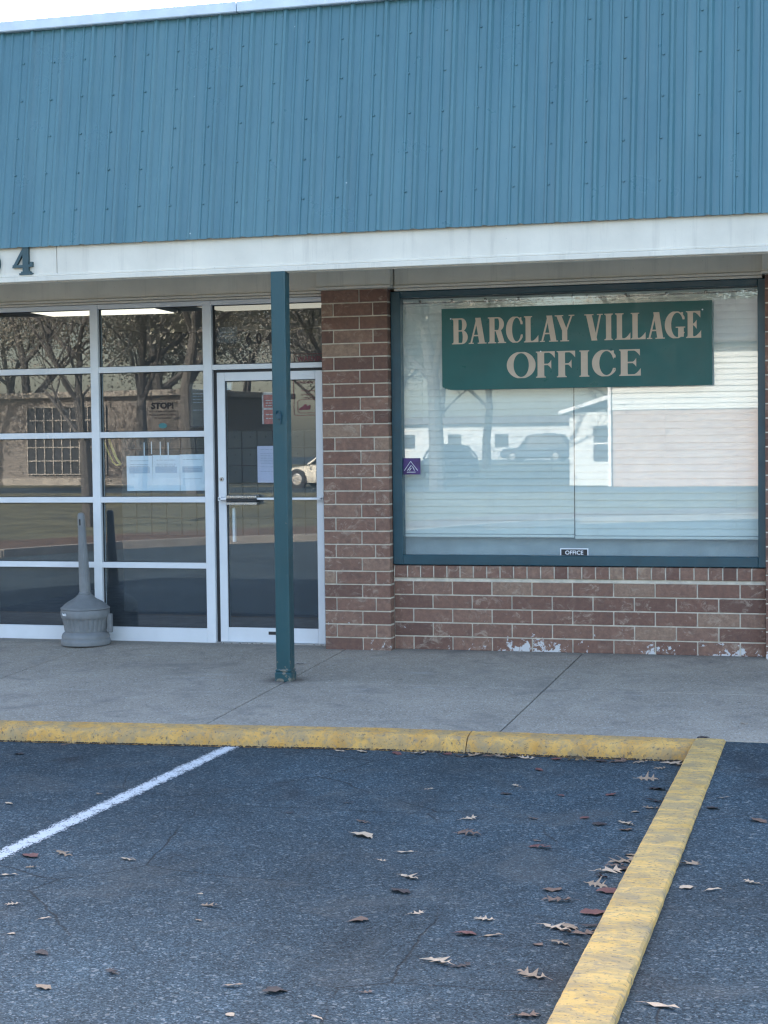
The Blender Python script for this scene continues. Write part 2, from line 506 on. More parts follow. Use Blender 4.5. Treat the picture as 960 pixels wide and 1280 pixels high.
def m_roof():
    m = bpy.data.materials.new('roof_paint'); t = NT(m)
    rv = t.n('ShaderNodeObjectInfo').outputs['Random']
    f = t.noise(1.2, 6, .65, t.stretch(3, 1, .5))
    c = t.mix(t.rng(f, .3, .7), (.050, .142, .172), (.078, .186, .212))
    c = t.mix(t.rng(rv, 0, 1, 0, .22), c, (.10, .20, .21))
    streak = t.ramp(t.noise(1, 7, .7, t.stretch(22, 1, .6)), [(.52, 0), (.72, .38)])
    c = t.mix(streak, c, (.13, .20, .21))
    dk = t.ramp(t.noise(1, 6, .7, t.stretch(34, 1, 1.3)), [(.60, 0), (.75, .4)])
    c = t.mix(dk, c, (.03, .085, .10))
    sp = t.ramp(t.vor(2.6, 'Distance'), [(.0, 1), (.010, .8), (.016, 0)])
    c = t.mix(sp, c, (.55, .6, .6))
    t.base(c)
    t.rough(t.rng(t.noise(3, 6), .3, .7, .25, .42))
    t.set(t.b.inputs['Specular IOR Level'], .6)
    t.bump(t.noise(2.6, 4, .5, t.stretch(3, 1, 1)), .25, .02)
    return m

def m_paintline():
    m = bpy.data.materials.new('line_paint'); t = NT(m)
    x = t.n('ShaderNodeTexCoord').outputs['Generated']
    u = t.n('ShaderNodeSeparateXYZ', {'Vector': x}).outputs[0]
    edge = t.math('MULTIPLY', t.math('ABSOLUTE', t.math('SUBTRACT', u, .5)), 2.0)
    k = t.rng(edge, .25, 1.0, 1.0, .0)
    sp = t.n('ShaderNodeSeparateColor', {'Color': t.vor(150, 'Color')}).outputs[0]
    nz = t.noise(14, 6, .7)
    a = t.math('ADD', t.math('MULTIPLY', sp, .55), t.math('MULTIPLY', nz, .75))
    mask = t.math('GREATER_THAN', t.math('ADD', a, k), 1.42)
    t.base((.60, .61, .62)); t.rough(.85)
    tr = t.n('ShaderNodeBsdfTransparent')
    mx = t.n('ShaderNodeMixShader', {0: mask, 1: tr.outputs[0], 2: t.b.outputs[0]})
    t.t.links.new(mx.outputs[0], t.t.nodes['Material Output'].inputs[0])
    t.bump(t.noise(90, 3), .3, .003)
    return m

MT = dict(
    asphalt=m_asphalt('asphalt', .076), asphalt2=m_asphalt('asphalt_raised', .073, 31),
    conc=m_concrete('pavement_concrete', (.35, .30, .24)), dark=mat('joint_dirt', (.03, .028, .026), .95),
    kerb=m_yellow('kerb_yellow', .5, (1, 1, 1)), strip=m_yellow('strip_yellow', .6, (.7, 1.3, 1), (3, 1, 0), (.59, .345, .085), (.80, .51, .165)),
    brick=m_brick(), mortar=mat('mortar', (.56, .50, .41), .92, .2, 14, .5, 120),
    roof=m_roof(), trim=m_weather('white_trim', (.71, .65, .545), .5, (.48, .43, .36)), cap=mat('cap_metal', (.62, .68, .74), .35, .08, 8, .2, 40),
    soffit=mat('soffit', (.7, .67, .6), .6, .05, 3, .05, 20),
    alu=mat('white_aluminium', (.66, .68, .70), .38, .05, 5), gasket=mat('gasket', (.02, .022, .025), .6),
    teal=mat('teal_paint', (.012, .058, .080), .36, .16, 7, .12, 25, bdist=.003), post=m_weather('post_paint', (.013, .066, .078), .36, (.04, .085, .09), (.20, .17, .13), .22), glass=glass_mat('glass', 2.0, (.90, .95, .965), .045), glassw=glass_mat('window_glass', 2.0, (.93, .97, .96), .10),
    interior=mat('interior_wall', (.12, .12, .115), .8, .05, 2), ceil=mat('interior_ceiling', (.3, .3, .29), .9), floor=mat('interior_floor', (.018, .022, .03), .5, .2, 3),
    blind=mat('blind_vinyl', (.78, .77, .74), .5, .03, 4), black=mat('black_plastic', (.02, .02, .022), .5), steel=mat('steel', (.45, .46, .47), .3, .1, 20, metal=.9),
    signg=mat('sign_green', (.006, .088, .080), .33, .1, 4, spec=.3), beige=mat('letter_beige', (.50, .39, .29), .5, .06, 12),
    numeral=mat('numeral_green', (.035, .075, .085), .5, .1, 30),
    paper=mat('paper', (.80, .83, .87), .45, .05, 8), lilac=mat('lilac_paper', (.62, .56, .68), .6, .04, 8), ink=mat('ink', (.012, .012, .014), .7), inkgrey=mat('faded_ink', (.33, .36, .42), .7, .1, 30),
    red=mat('red_poster', (.5, .13, .10), .6, .3, 30), ladder=mat('cord_white', (.6, .6, .6)), whitep=mat('white_plastic', (.75, .76, .78), .4), purple=mat('purple_decal', (.055, .025, .13), .4, .6, 9), clear=mat('decal_tint', (.17, .17, .18), .6),
    brownd=mat('maroon_print', (.16, .05, .06), .7), yellow=mat('loop_yellow', (.75, .55, .16), .5),
    ash=mat('grey_resin', (.175, .182, .185), .55, .12, 12, .12, 60), mail=mat('mailbox_metal', (.10, .105, .10), .45, .06, 5),
    rubber=mat('rubber', (.02, .02, .02), .8), bark=mat('bark', (.10, .093, .085), .95, .4, 12, .8, 20, bdist=.03),
    grass=mat('grass', (.13, .125, .07), .95, .5, 1.5), mulch=mat('mulch', (.14, .09, .06), .95, .6, 9, .8, 14, bdist=.05),
    kerbgrey=mat('kerb_grey', (.35, .32, .28), .9, .2, 3), siding=mat('siding_white', (.58, .59, .57), .6, .03), pinkbrick=None, hroof=mat('shingle', (.12, .11, .11), .9, .3, 8),
)
def m_farbrick(name, a, b, mo, sc=1.0):
    m = bpy.data.materials.new(name); t = NT(m)
    br = t.n('ShaderNodeTexBrick', {'Vector': t.n('ShaderNodeMapping', {'Vector': t.co, 'Rotation': (rad(90), 0, 0)}).outputs[0], 'Color1': (*a, 1), 'Color2': (*b, 1), 'Mortar': (*mo, 1), 'Scale': 1.0, 'Mortar Size': .008, 'Brick Width': .22 * sc, 'Row Height': .075 * sc})
    t.base(br.outputs[0]); t.rough(.9)
    return m
MT['pinkbrick'] = m_farbrick('pale_brick', (.36, .24, .19), (.48, .36, .30), (.45, .41, .37))
MT['brownbrick'] = m_farbrick('brown_brick', (.16, .14, .12), (.22, .19, .165), (.28, .26, .24))
def leafmat(name, c1, c2):
    m = bpy.data.materials.new(name); t = NT(m)
    c = t.mix(t.rng(t.noise(25, 5, .6), .3, .7), c1, c2)
    t.base(c); t.rough(.65)
    t.bump(t.noise(90, 3), .4, .002)
    return m
LM = dict(pale=leafmat('leaf_pale', (.50, .34, .22), (.66, .50, .35)), tan=leafmat('leaf_tan', (.28, .18, .11), (.42, .30, .2)), brown=leafmat('leaf_brown', (.13, .075, .05), (.23, .14, .1)),
          red=leafmat('leaf_red', (.13, .045, .04), (.22, .085, .07)), dark=leafmat('leaf_dark', (.03, .025, .025), (.075, .05, .05)))

# ---------------------------------------------------------------- ground
GZ = -.225
def kerb_back(x):
    return float(np.interp(x, [-10, -1.62, .82, 2.66, 12], [-3.35, -3.03, -2.845, -2.832, -2.84]))
def sz(y): return .0434 * y

mb = MB(); mb.add([(-150, -160, GZ), (150, -160, GZ), (150, 60, GZ), (-150, 60, GZ)], [(0, 1, 2, 3)])
tag(mb.build('asphalt_ground', MT['asphalt'], fix=False), kind='structure')
# raised asphalt beside the strip, flush with the pavement
mb = MB()
ys = [-2.846, -5.5, -8, -11, -14]; zs = [-.128, -.14, -.152, -.19, GZ - .01]
def strip_x(y): return 2.655 + (y + 2.876) * (-.0243), 2.829 + (y + 2.84) * (-.0281)
n = len(ys)
xl = [strip_x(y)[1] - .02 if y > -9.2 else 3.0 for y in ys]
vs = [(xl[i], ys[i], zs[i]) for i in range(n)] + [(14, ys[i], zs[i]) for i in range(n)]
fs = [(i, i + n, i + n + 1, i + 1) for i in range(n - 1)]
mb.add(vs, fs)
tag(mb.build('asphalt_apron', MT['asphalt2'], fix=False), kind='structure')

# pavement slabs with joints
joints = [-9, -6.4, -4.4, -2.375, -.295, 1.52, 3.45, 5.4, 9]
for i in range(len(joints) - 1):
    a, b = joints[i] + .004, joints[i + 1] - .004
    segs = [(.35, -1.448), (-1.4515, None)] if joints[i] > -1 else [(.35, None)]
    for (yt, yb) in segs:
        mb = MB()
        y0a = kerb_back(a) if yb is None else yb
        y0b = kerb_back(b) if yb is None else yb
        k = .005
        top = [(a + k, y0a + k, sz(y0a)), (b - k, y0b + k, sz(y0b)), (b - k, yt - k, sz(yt)), (a + k, yt - k, sz(yt))]
        mid = [(a, y0a, sz(y0a) - .004), (b, y0b, sz(y0b) - .004), (b, yt, sz(yt) - .004), (a, yt, sz(yt) - .004)]
        bot = [(p[0], p[1], p[2] - .1) for p in mid]
        mb.add(top + mid + bot, [(0, 1, 2, 3)] + [(4 + j, 4 + (j + 1) % 4, (j + 1) % 4, j) for j in range(4)] + [(8 + j, 8 + (j + 1) % 4, 4 + (j + 1) % 4, 4 + j) for j in range(4)])
        tag(mb.build('pavement_slab', MT['conc'], fix=False), kind='structure')
mb = MB(); mb.add([(-9, -2.7, sz(-2.7) - .03), (9, -2.7, sz(-2.7) - .03), (9, .3, sz(.3) - .03), (-9, .3, sz(.3) - .03)], [(0, 1, 2, 3)])
tag(mb.build('pavement_base', MT['dark'], fix=False), kind='structure')

# painted kerb
rnd = random.Random(3)
prof_n = 7
cuts = [-9, -7.6, -4.62, -1.64, 1.36, 2.661]
for ca_, cb_ in zip(cuts[:-1], cuts[1:]):
    mb = MB(); vs = []
    xs = np.arange(ca_ + .003, cb_ - .003 + 1e-6, (cb_ - ca_ - .006) / round((cb_ - ca_) / .025))
    chip = np.zeros(len(xs))
    for q in range(int((cb_ - ca_) * 4)):
        c0 = rnd.uniform(ca_, cb_); wq = rnd.uniform(.012, .05); dq = rnd.uniform(.004, .014)
        chip += dq * np.exp(-((xs - c0) / wq) ** 2)
    for e_ in (ca_, cb_): chip += .012 * np.exp(-((xs - e_) / .02) ** 2)
    for x, ch_ in zip(xs, chip):
        yb = kerb_back(x); zt_ = sz(yb) + .004
        j = lambda a: rnd.uniform(-a, a)
        yf = yb - .165 + .02 * math.sin(x * .9)
        vs += [(x, yb + .002, GZ - .05), (x, yb - .002, zt_ + j(.001)), (x, yb - .07, zt_ - .006 + j(.0015)), (x, yf + .022 + ch_ * 1.2 + j(.002), zt_ - .014 - ch_ * .5 + j(.0015)), (x, yf + ch_ * .9 + j(.003), zt_ - .032 - ch_ * .8 + j(.003)),
               (x, yf - .012 + j(.004), GZ + .03), (x, yf - .02 + j(.008), GZ - .03)]
    m_ = len(xs)
    fs = [(i * prof_n + k, (i + 1) * prof_n + k, (i + 1) * prof_n + k + 1, i * prof_n + k + 1) for i in range(m_ - 1) for k in range(prof_n - 1)]
    fs += [tuple(range(prof_n)), tuple((m_ - 1) * prof_n + k for k in range(prof_n))[::-1]]
    mb.add(vs, fs)
    tag(mb.build('kerb', MT['kerb'], smooth=True), kind='structure')
# yellow divider strip
mb = MB(); vs = []
ys_ = np.arange(-2.84, -9.2, -.05)
for y in ys_:
    l, r = strip_x(y)
    j = lambda a: rnd.uniform(-a, a)
    zt = -.117 + .0015 * math.sin(y * 1.7) + j(.0004)
    vs += [(l, y, GZ - .03), (l + j(.001), y, zt - .010), (l + .010, y, zt), (l * .5 + r * .5, y, zt + .003), (r - .010 + j(.0012), y, zt), (r + j(.0015), y, zt - .010), (r + .004, y, GZ - .03)]
m_ = len(ys_)
fs = [(i * 7 + k, i * 7 + k + 1, (i + 1) * 7 + k + 1, (i + 1) * 7 + k) for i in range(m_ - 1) for k in range(6)]
fs += [tuple(range(7))[::-1], tuple((m_ - 1) * 7 + k for k in range(7))]
mb.add(vs, fs)
tag(mb.build('kerb_strip', MT['strip'], smooth=True), kind='structure')
# sprayed parking line
mb = MB()
for i in range(12):
    y0, y1 = -3.06 - i * .5, -3.06 - (i + 1) * .5
def line_x(y): return -.055 + .03 * math.sin((y + 3) * 1.1) * .4
P = [(line_x(y), y) for y in np.arange(-3.05, -9, -.25)]
vs = []
for x, y in P: vs += [(x - .085, y, GZ + .004), (x + .085, y, GZ + .004)]
mb.add(vs, [(2 * i, 2 * i + 2, 2 * i + 3, 2 * i + 1) for i in range(len(P) - 1)])
tag(mb.build('parking_line', m_paintline(), fix=False), kind='structure')

# gritty dirt at the kerb foot
mb = MB()
for i in range(2600):
    if rnd.random() < .75:
        x = rnd.uniform(-4, 2.62); y = kerb_back(x) - .178 + .02 * math.sin(x * .9) - abs(rnd.gauss(0, .014)); z = GZ
    else:
        y = rnd.uniform(-8, -3.1); x = strip_x(y)[0] - abs(rnd.gauss(0, .02)); z = GZ
    s_ = rnd.uniform(.003, .011); a = rnd.uniform(0, 6.3)
    mb.add([(x + s_ * math.cos(a + k * 2.1), y + s_ * math.sin(a + k * 2.1) * .8, z + .003 + rnd.random() * .005) for k in range(3)] + [(x, y, z + .008 + s_ * .4)], [(0, 1, 3), (1, 2, 3), (2, 0, 3)])
tag(mb.build('grit', mat('grit', (.045, .035, .028), .95, .6, 60), fix=False), 'dark grit and leaf crumbs along the foot of the yellow kerb', 'grit', kind='stuff')

# ---------------------------------------------------------------- building
B = empty('commercial_building', (0, 0, 0), 0, 'single storey brick shop building with steep blue green ribbed metal roof front', 'building')
brnd = random.Random(11)
def brick_course(mb, x0, cuts, z, h, yf, depth, jt=.010):
    for a, b in zip(cuts[:-1], cuts[1:]):
        mb.tint = min(1, max(0, brnd.gauss(.42, .24))) * .999
        d = brnd.uniform(-.0015, .0015)
        mb.cbox(a + jt / 2, b - jt / 2, yf + d, yf + depth, z + jt / 2, z + h - jt / 2 + brnd.uniform(-.0008, .0008), .0025)
CH = .1016
def brick_field(name, x0, x1, n, yf, depth, pillar=False, z0=.0, ztop=None):
    mb = MB()
    for k in range(n):
        if pillar:
            L = x1 - x0
            cuts = [x0 - .005, x0 + L * .575, x1 + .005] if k % 2 == 0 else [x0 - .005, x0 + L * .18, x0 + L * .78, x1 + .005]
        else:
            off = 0 if k % 2 else -.1525
            cuts = [x0]
            x = x0 + .305 + off
            while x < x1 - .05: cuts.append(x); x += .305
            cuts.append(x1)
        brick_course(mb, x0, cuts, z0 + k * CH, CH, yf, depth)
    w = mb.build(name, MT['brick'], B)
    mo = MB().box(x0 + .001, x1 - .001, yf + .007, yf + depth - .004, -.06, z0 + n * CH if ztop is None else ztop).build('mortar', MT['mortar'], w)
    return w
brick_field('brick_pillar', -.452, .070, 27, -.09, .33, True, -.012)
brick_field('brick_pillar', 2.852, 3.374, 27, -.09, .33, True, -.012)
CH = .1052
w = brick_field('brick_wall', .072, 2.85, 5, 0, .2, ztop=.63, z0=-.004)
CH = .1016
mb = MB(); x = .08
while x < 2.84:
    mb.tint = min(1, max(0, brnd.gauss(.5, .25))) * .999
    mb.cbox(x + .005, x + .0975, -.012, .1, .548, .638, .0025); x += .1026
mb.build('rowlock_sill', MT['brick'], w)
MB().box(.074, 2.849, .003, .02, .52, .552).box(.076, 2.847, -.006, .05, .552, .636).build('mortar_bed', MT['mortar'], w)
brick_field('brick_wall', -9, -4.42, 27, 0, .2, z0=-.012)
brick_field('brick_wall', 3.378, 9, 27, 0, .2, z0=-.012)

# header trims under the soffit
mb = MB()
mb.cbox(-4.45, -.483, .03, .2, 2.742, 2.935, .003); mb.cbox(-4.45, -.483, .012, .2, 2.722, 2.739, .003); mb.cbox(-4.45, -.483, .05, .2, 2.703, 2.719, .003)
mb.cbox(.107, 2.83, -.02, .2, 2.755, 2.935, .003); mb.cbox(.107, 2.83, -.042, .2, 2.733, 2.752, .003); mb.cbox(.107, 2.83, -.03, .2, 2.711, 2.730, .003)
for a, b in ((-.478, .10), (2.835, 3.4), (-9, -4.44), (3.4, 9)):
    mb.cbox(a, b, -.115, .2, 2.755, 2.935, .003); mb.cbox(a - .004, b + .004, -.13, .2, 2.733, 2.753, .004)
mb.build('header_trim', MT['trim'], B)
mb = MB().box(-9, 9, -1.34, .2, 2.93, 2.96)
for yy in (-1.0, -.68, -.34): mb.box(-9, 9, yy - .012, yy, 2.9265, 2.931)
mb.build('soffit', MT['soffit'], B)
mb = MB()
mb.cbox(-9, -2.003, -1.39, -1.345, 2.745, 3.02, .003)
mb.cbox(-1.998, 9, -1.392, -1.345, 2.745, 3.02, .003)
f_ = mb.build('fascia', MT['trim'], B)
mb = MB().cbox(-9, 9, -1.425, -1.388, 2.752, 2.788, .004)
mb.cbox(-9, 9, -1.408, -1.386, 2.790, 2.806, .003)
mb.build('drip_ledge', MT['trim'], f_)

# ribbed roof panels
t_ = .172
zb, zt = 2.998, 4.60
PIT = .2435
def prof(x):  # height of the profile
    u = (x % PIT) / PIT * 9.6 / 9.6
    d = min(u, 1 - u) * PIT
    if d < .009: return .019
    if d < .024: return .019 * (1 - (d - .009) / .015)
    for c in (1 / 3, 2 / 3):
        dd = abs(u - c) * PIT
        if dd < .006: return .008
        if dd < .012: return .008 * (1 - (dd - .006) / .006)
    return 0
us = [0, .009, .024, PIT / 3 - .012, PIT / 3 - .006, PIT / 3 + .006, PIT / 3 + .012, 2 * PIT / 3 - .012, 2 * PIT / 3 - .006, 2 * PIT / 3 + .006, 2 * PIT / 3 + .012, PIT - .024, PIT - .009]
X0 = 2.596 - 48 * PIT
for p in range(19):
    mb = MB()
    xa = X0 + p * 4 * PIT
    xs = [xa + k * PIT + u for k in range(4) for u in us] + [xa + 4 * PIT, xa + 4 * PIT + .009]
    dy = .0012 * (p % 2)
    rows = 7
    vs = []
    for r in range(rows + 1):
        z = zb + (zt - zb) * r / rows
        for x in xs:
            h = prof(x - X0 + 1e-6)
            wob = .0012 * math.sin(x * 9 + r * 1.7)
            vs.append((x, -1.425 + t_ * (z - zb) - h * .985 + wob + dy, z + h * .17))
    nx = len(xs)
    mb.add(vs, [(r * nx + i, r * nx + i + 1, (r + 1) * nx + i + 1, (r + 1) * nx + i) for r in range(rows) for i in range(nx - 1)])
    # thickness lip at the lower edge
    mb.add([vs[i] for i in range(nx)] + [(v[0], v[1] + .012, v[2] - .001) for v in vs[:nx]], [(i, nx + i, nx + i + 1, i + 1) for i in range(nx - 1)])
    for k in range(4):
        for zz in (3.25, 3.525, 3.80, 4.075, 4.35):
            sx_ = xa + k * PIT + PIT - .062 + brnd.uniform(-.008, .008)
            z = zz + brnd.uniform(-.006, .006)
            y = -1.425 + t_ * (z - zb)
            mb.tube([(sx_, y, z), (sx_, y - .008, z + .001)], [.0085, .006], 8)
    mb.build('roof_panel', MT['roof'], B, fix=False)
yt = -1.425 + t_ * (zt - zb)
MB().cbox(-9.1, -.68, yt - .055, yt + .6, zt - .01, zt + .065, .006).cbox(-.676, 9.3, yt - .054, yt + .6, zt - .01, zt + .066, .006).build('roof_cap', MT['cap'], B)
# body of the building behind (casts the shade)
MB().box(-9, 9, yt + .05, 14, zt - .3, zt - .02).build('flat_roof', MT['hroof'], B)
MB().box(-9, -8.8, .2, 14, -.05, zt - .3).box(8.8, 9, .2, 14, -.05, zt - .3).box(-9, 9, 13.8, 14, -.05, zt - .3).build('rear_wall', MT['interior'], B)
MB().box(-9, 9, -1.12, -1.04, 3.02, zt - .3).box(-9, 9, .21, .35, 2.95, zt - .3).build('roof_structure', MT['hroof'], B)
# interior shell
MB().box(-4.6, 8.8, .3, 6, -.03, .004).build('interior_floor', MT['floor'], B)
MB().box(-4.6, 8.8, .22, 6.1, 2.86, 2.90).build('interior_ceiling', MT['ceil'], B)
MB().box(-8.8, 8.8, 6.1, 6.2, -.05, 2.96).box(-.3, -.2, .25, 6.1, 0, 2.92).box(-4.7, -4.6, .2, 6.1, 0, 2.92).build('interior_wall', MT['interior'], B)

# canopy post
P_ = MB().cbox(-.363, -.261, -1.452, -1.35, -.07, 2.7515, .006).build('canopy_post', MT['post'], B)
MB().cbox(-.372, -.252, -1.461, -1.341, -.07, -.0, .008).cbox(-.368, -.256, -1.457, -1.345, 0, .02, .006).build('post_foot', MT['post'], P_)
mb = MB().tube([(-.313, -1.452, 1.765), (-.313, -1.468, 1.765)], [.024, .02], 12)
mb.tube([(-.332, -1.46, 1.775), (-.325, -1.47, 1.80), (-.305, -1.47, 1.80), (-.298, -1.463, 1.76), (-.302, -1.458, 1.71)], .006, 6)
mb.build('cable_clip', MT['teal'], P_, smooth=True)

# storefront
F0, F1 = .085, .165
sf = MB()
VX = [(-4.40, -4.33), (-3.435, -3.365), (-2.468, -2.398), (-1.497, -1.422)]
for a, b in VX: sf.cbox(a, b, F0, F1, .0, 2.70, .003)
HZ = [(.59, .636), (1.114, 1.16), (1.633, 1.68), (2.153, 2.20)]
for (a, b) in zip([v[1] for v in VX[:-1]], [v[0] for v in VX[1:]]):
    for z0, z1 in HZ + [(2.664, 2.70)]: sf.cbox(a, b, F0 + .004, F1 - .004, z0, z1, .002)
    sf.cbox(a, b, F0 + .002, F1, -.005, .115, .003)
    for z0, z1 in ((.115, .59), (.636, 1.114), (1.16, 1.633), (1.68, 2.153), (2.20, 2.664)): pass
sf.cbox(-1.422, -.455, F0 + .004, F1 - .004, 2.157, 2.197, .002)
sf.cbox(-1.422, -.455, F0 + .004, F1 - .004, 2.664, 2.70, .002)
sf.cbox(-.50, -.455, F0, F1, .0, 2.157, .003)
SF = sf.build('storefront_frame', MT['alu'], B)
def pane(x0, x1, z0, z1, parent, y=.13, m='glass', th=.006):
    o = MB().box(x0, x1, y, y + th, z0, z1).build('glass_pane', MT[m], parent)
    g = .006
    return o
gk = MB()
for (a, b) in zip([v[1] for v in VX[:-1]], [v[0] for v in VX[1:]]):
    for z0, z1 in ((.115, .59), (.636, 1.114), (1.16, 1.633), (1.68, 2.153), (2.20, 2.664)):
        pane(a - .003, b + .003, z0 - .003, z1 + .003, SF)
        gk.box(a, a + .008, .118, .129, z0, z1).box(b - .004, b, .118, .129, z0, z1).box(a, b, .118, .129, z1 - .006, z1).box(a, b, .118, .129, z0, z0 + .004)
pane(-1.424, -.453, 2.195, 2.666, SF)
gk.box(-1.42, -1.408, .118, .129, 2.199, 2.664).box(-1.42, -.455, .118, .129, 2.199, 2.204).box(-1.42, -.455, .118, .129, 2.657, 2.664)
gk.build('gasket', MT['gasket'], SF)
# door
D = MB()
D.cbox(-1.388, -1.322, .10, .15, .012, 2.135, .003)
D.cbox(-.572, -.515, .10, .15, .012, 2.135, .003)
D.cbox(-1.322, -.572, .101, .149, .012, .128, .003)
D.cbox(-1.322, -.572, .101, .149, 2.068, 2.135, .003)
DO = D.build('entrance_door', MT['alu'], B)
pane(-1.325, -.569, .125, 2.071, DO, .122)
g2 = MB()
g2.box(-1.421, -1.39, .12, .15, 0, 2.156).box(-.514, -.501, .12, .15, 0, 2.156).box(-1.39, -.514, .12, .15, 2.137, 2.156)
g2.box(-1.322, -1.314, .112, .121, .128, 2.068).box(-.577, -.572, .112, .121, .128, 2.068).box(-1.322, -.572, .112, .121, 2.062, 2.068).box(-1.322, -.572, .112, .121, .128, .132)
g2.build('door_seal', MT['gasket'], DO)
pb = MB().cbox(-1.37, -.505, .045, .062, 1.135, 1.153, .003)
pb.cbox(-1.372, -1.35, .045, .10, 1.13, 1.158, .002).cbox(-.525, -.503, .045, .10, 1.13, 1.158, .002)
PB = pb.build('push_bar', MT['whitep'], DO)
MB().cbox(-1.30, -1.045, .03, .10, 1.150, 1.172, .004).build('bar_top', MT['steel'], PB)
MB().cbox(-1.30, -1.045, .034, .10, 1.122, 1.147, .002).build('bar_latch', MT['gasket'], PB)
MB().cbox(-1.30, -1.045, .03, .10, 1.096, 1.119, .004).build('bar_paddle', MT['steel'], PB)
MB().tube([(-1.358, .10, 1.297), (-1.358, .088, 1.297)], [.018, .016], 20).build('door_lock', MT['steel'], DO, smooth=True)
MB().tube([(-1.358, .0885, 1.297), (-1.358, .086, 1.297)], [.008, .007], 14).build('keyhole', MT['gasket'], DO)
MB().cbox(-1.29, -1.268, .135, .17, .80, 1.07, .004).build('pull_handle', MT['whitep'], DO)
MB().cbox(-.985, -.90, .0975, .1015, .075, .1, .001).build('maker_plate', MT['black'], DO)
MB().box(-1.42, -.455, .07, .2, -.01, .011).build('door_threshold', MT['steel'], DO)
MB().prism([(-1.352, 2.06), (-1.285, 2.06), (-1.295, 2.0), (-1.342, 2.0)], .155, .19).build('door_sensor', MT['whitep'], DO)

# office window
wf = MB()
wf.cbox(.074, .150, -.018, .07, .645, 2.708, .004)
wf.cbox(2.795, 2.8515, -.018, .07, .645, 2.708, .004)
wf.cbox(.150, 2.795, -.016, .07, .645, .720, .004)
wf.cbox(.150, 2.795, -.016, .07, 2.662, 2.708, .004)
WF = wf.build('office_window_frame', MT['teal'], B)
MB().box(.146, 2.799, .03, .036, .716, 2.666).build('glass_pane', MT['glassw'], WF)
MB().box(.074, 2.85, .19, .45, .60, .86).build('under_blind_block', mat('under_blind_block', (.36, .40, .43), .7), WF)  # added block; its blue-grey stands in for reflection and room light below blinds

# blinds
def blind(x0, x1, zbot, label):
    r = empty('window_blind', ((x0 + x1) / 2, .12, zbot), 0, label, 'window blind', 'white slatted blinds in the office window')
    w = (x1 - x0) / 2
    H = 2.60 - zbot
    mb = MB(); n = 33; pt = (H - .03) / n
    for k in range(n):
        zc = .03 + (k + .5) * pt
        a = rad(79 + brnd.uniform(-1.4, 1.4)); L = .0305
        sag = brnd.uniform(-.0012, .0012)
        pts = []
        for s_ in (-1, -.33, .33, 1):
            bow = (1 - s_ * s_) * .0025
            pts.append((s_ * L * math.cos(a) - bow * math.sin(a), s_ * L * math.sin(a) + bow * math.cos(a)))
        vs = []
        for xx in (-w, -w * .33, w * .33, w):
            for (yy, zz) in pts: vs.append((xx, yy, zc + zz + (sag if abs(xx) < w else 0)))
        mb.add(vs, [(i * 4 + j, i * 4 + j + 1, (i + 1) * 4 + j + 1, (i + 1) * 4 + j) for i in range(3) for j in range(3)])
    mb.build('slats', MT['blind'], r, smooth='all', fix=False)
    MB().cbox(-w, w, -.03, .03, H, H + .055, .003).build('headrail', MT['blind'], r)
    MB().cbox(-w, w, -.022, .022, -.0, .022, .004).build('bottom_rail', MT['blind'], r)
    mb = MB()
    for f in (-.75, 0, .75): mb.tube([(w * f, -.034, .01), (w * f, -.034, H)], .0012, 5)
    mb.build('ladder_cord', MT['blind'], r)
blind(.125, 1.441, .848, 'white slatted blind covering the left half of the office window')
blind(1.449, 2.80, .838, 'white slatted blind covering the right half of the office window, hanging slightly lower')
r = empty('curtain_rod', (.13, .06, 2.62), 0, 'thin dark rod with small clips along the top of the office window', 'curtain rod')
MB().tube([(0, 0, 0), (1.325, 0, -.002), (2.665, 0, .008)], .0035, 8).build('rod', MT['black'], r)
for x in (.286, .535, .791, 1.044, 1.298, 1.56, 1.843, 2.14, 2.422, 2.706):
    MB().cbox(x - .13 - .009, x - .13 + .009, -.006, .006, .0, .022, .002).build('clip', MT['black'], r)

# ---------------------------------------------------------------- sign board
sb = empty('sign_board', (.48, -.045, 1.958), 0, 'long dark green sign with beige serif lettering fixed across the office window', 'sign')
bd = MB()
poly = [(0.06, 0), (.052, .012), (.045, .002), (.03, .014), (.024, .006), (.012, .022), (0.004, .018), (0, .034), (0, .606), (1.997, .606), (1.997, 0)]
bd.prism(poly, 0, .016)
BD = bd.build('board', MT['signg'], sb)
lt = MB()
SBX, SBZ = .48, 1.958
# line 1: glyph left/right edges measured in the photograph's facade metres
line1 = [('B', .563, .755), ('A', .748, .99), ('R', .978, 1.215), ('C', 1.218, 1.432), ('L', 1.437, 1.625), ('A', 1.635, 1.865), ('Y', 1.79 + .035, 2.07)]
def px1(px): return float(np.interp(px, [540, 590, 640, 690, 740, 790, 840, 890], PXX))
CAMN = np.array(CAMLOC)
def facade_x(px, py, Y=-.047):
    d = np.array(fw) + np.array(r2) * (px - 480) / 2200 - np.array(u2) * (py - 640) / 2200
    k = (Y - CAMN[1]) / d[1]
    return CAMN[0] + d[0] * k
ylin = lambda px: 415 - (px - 566) / 309 * 10
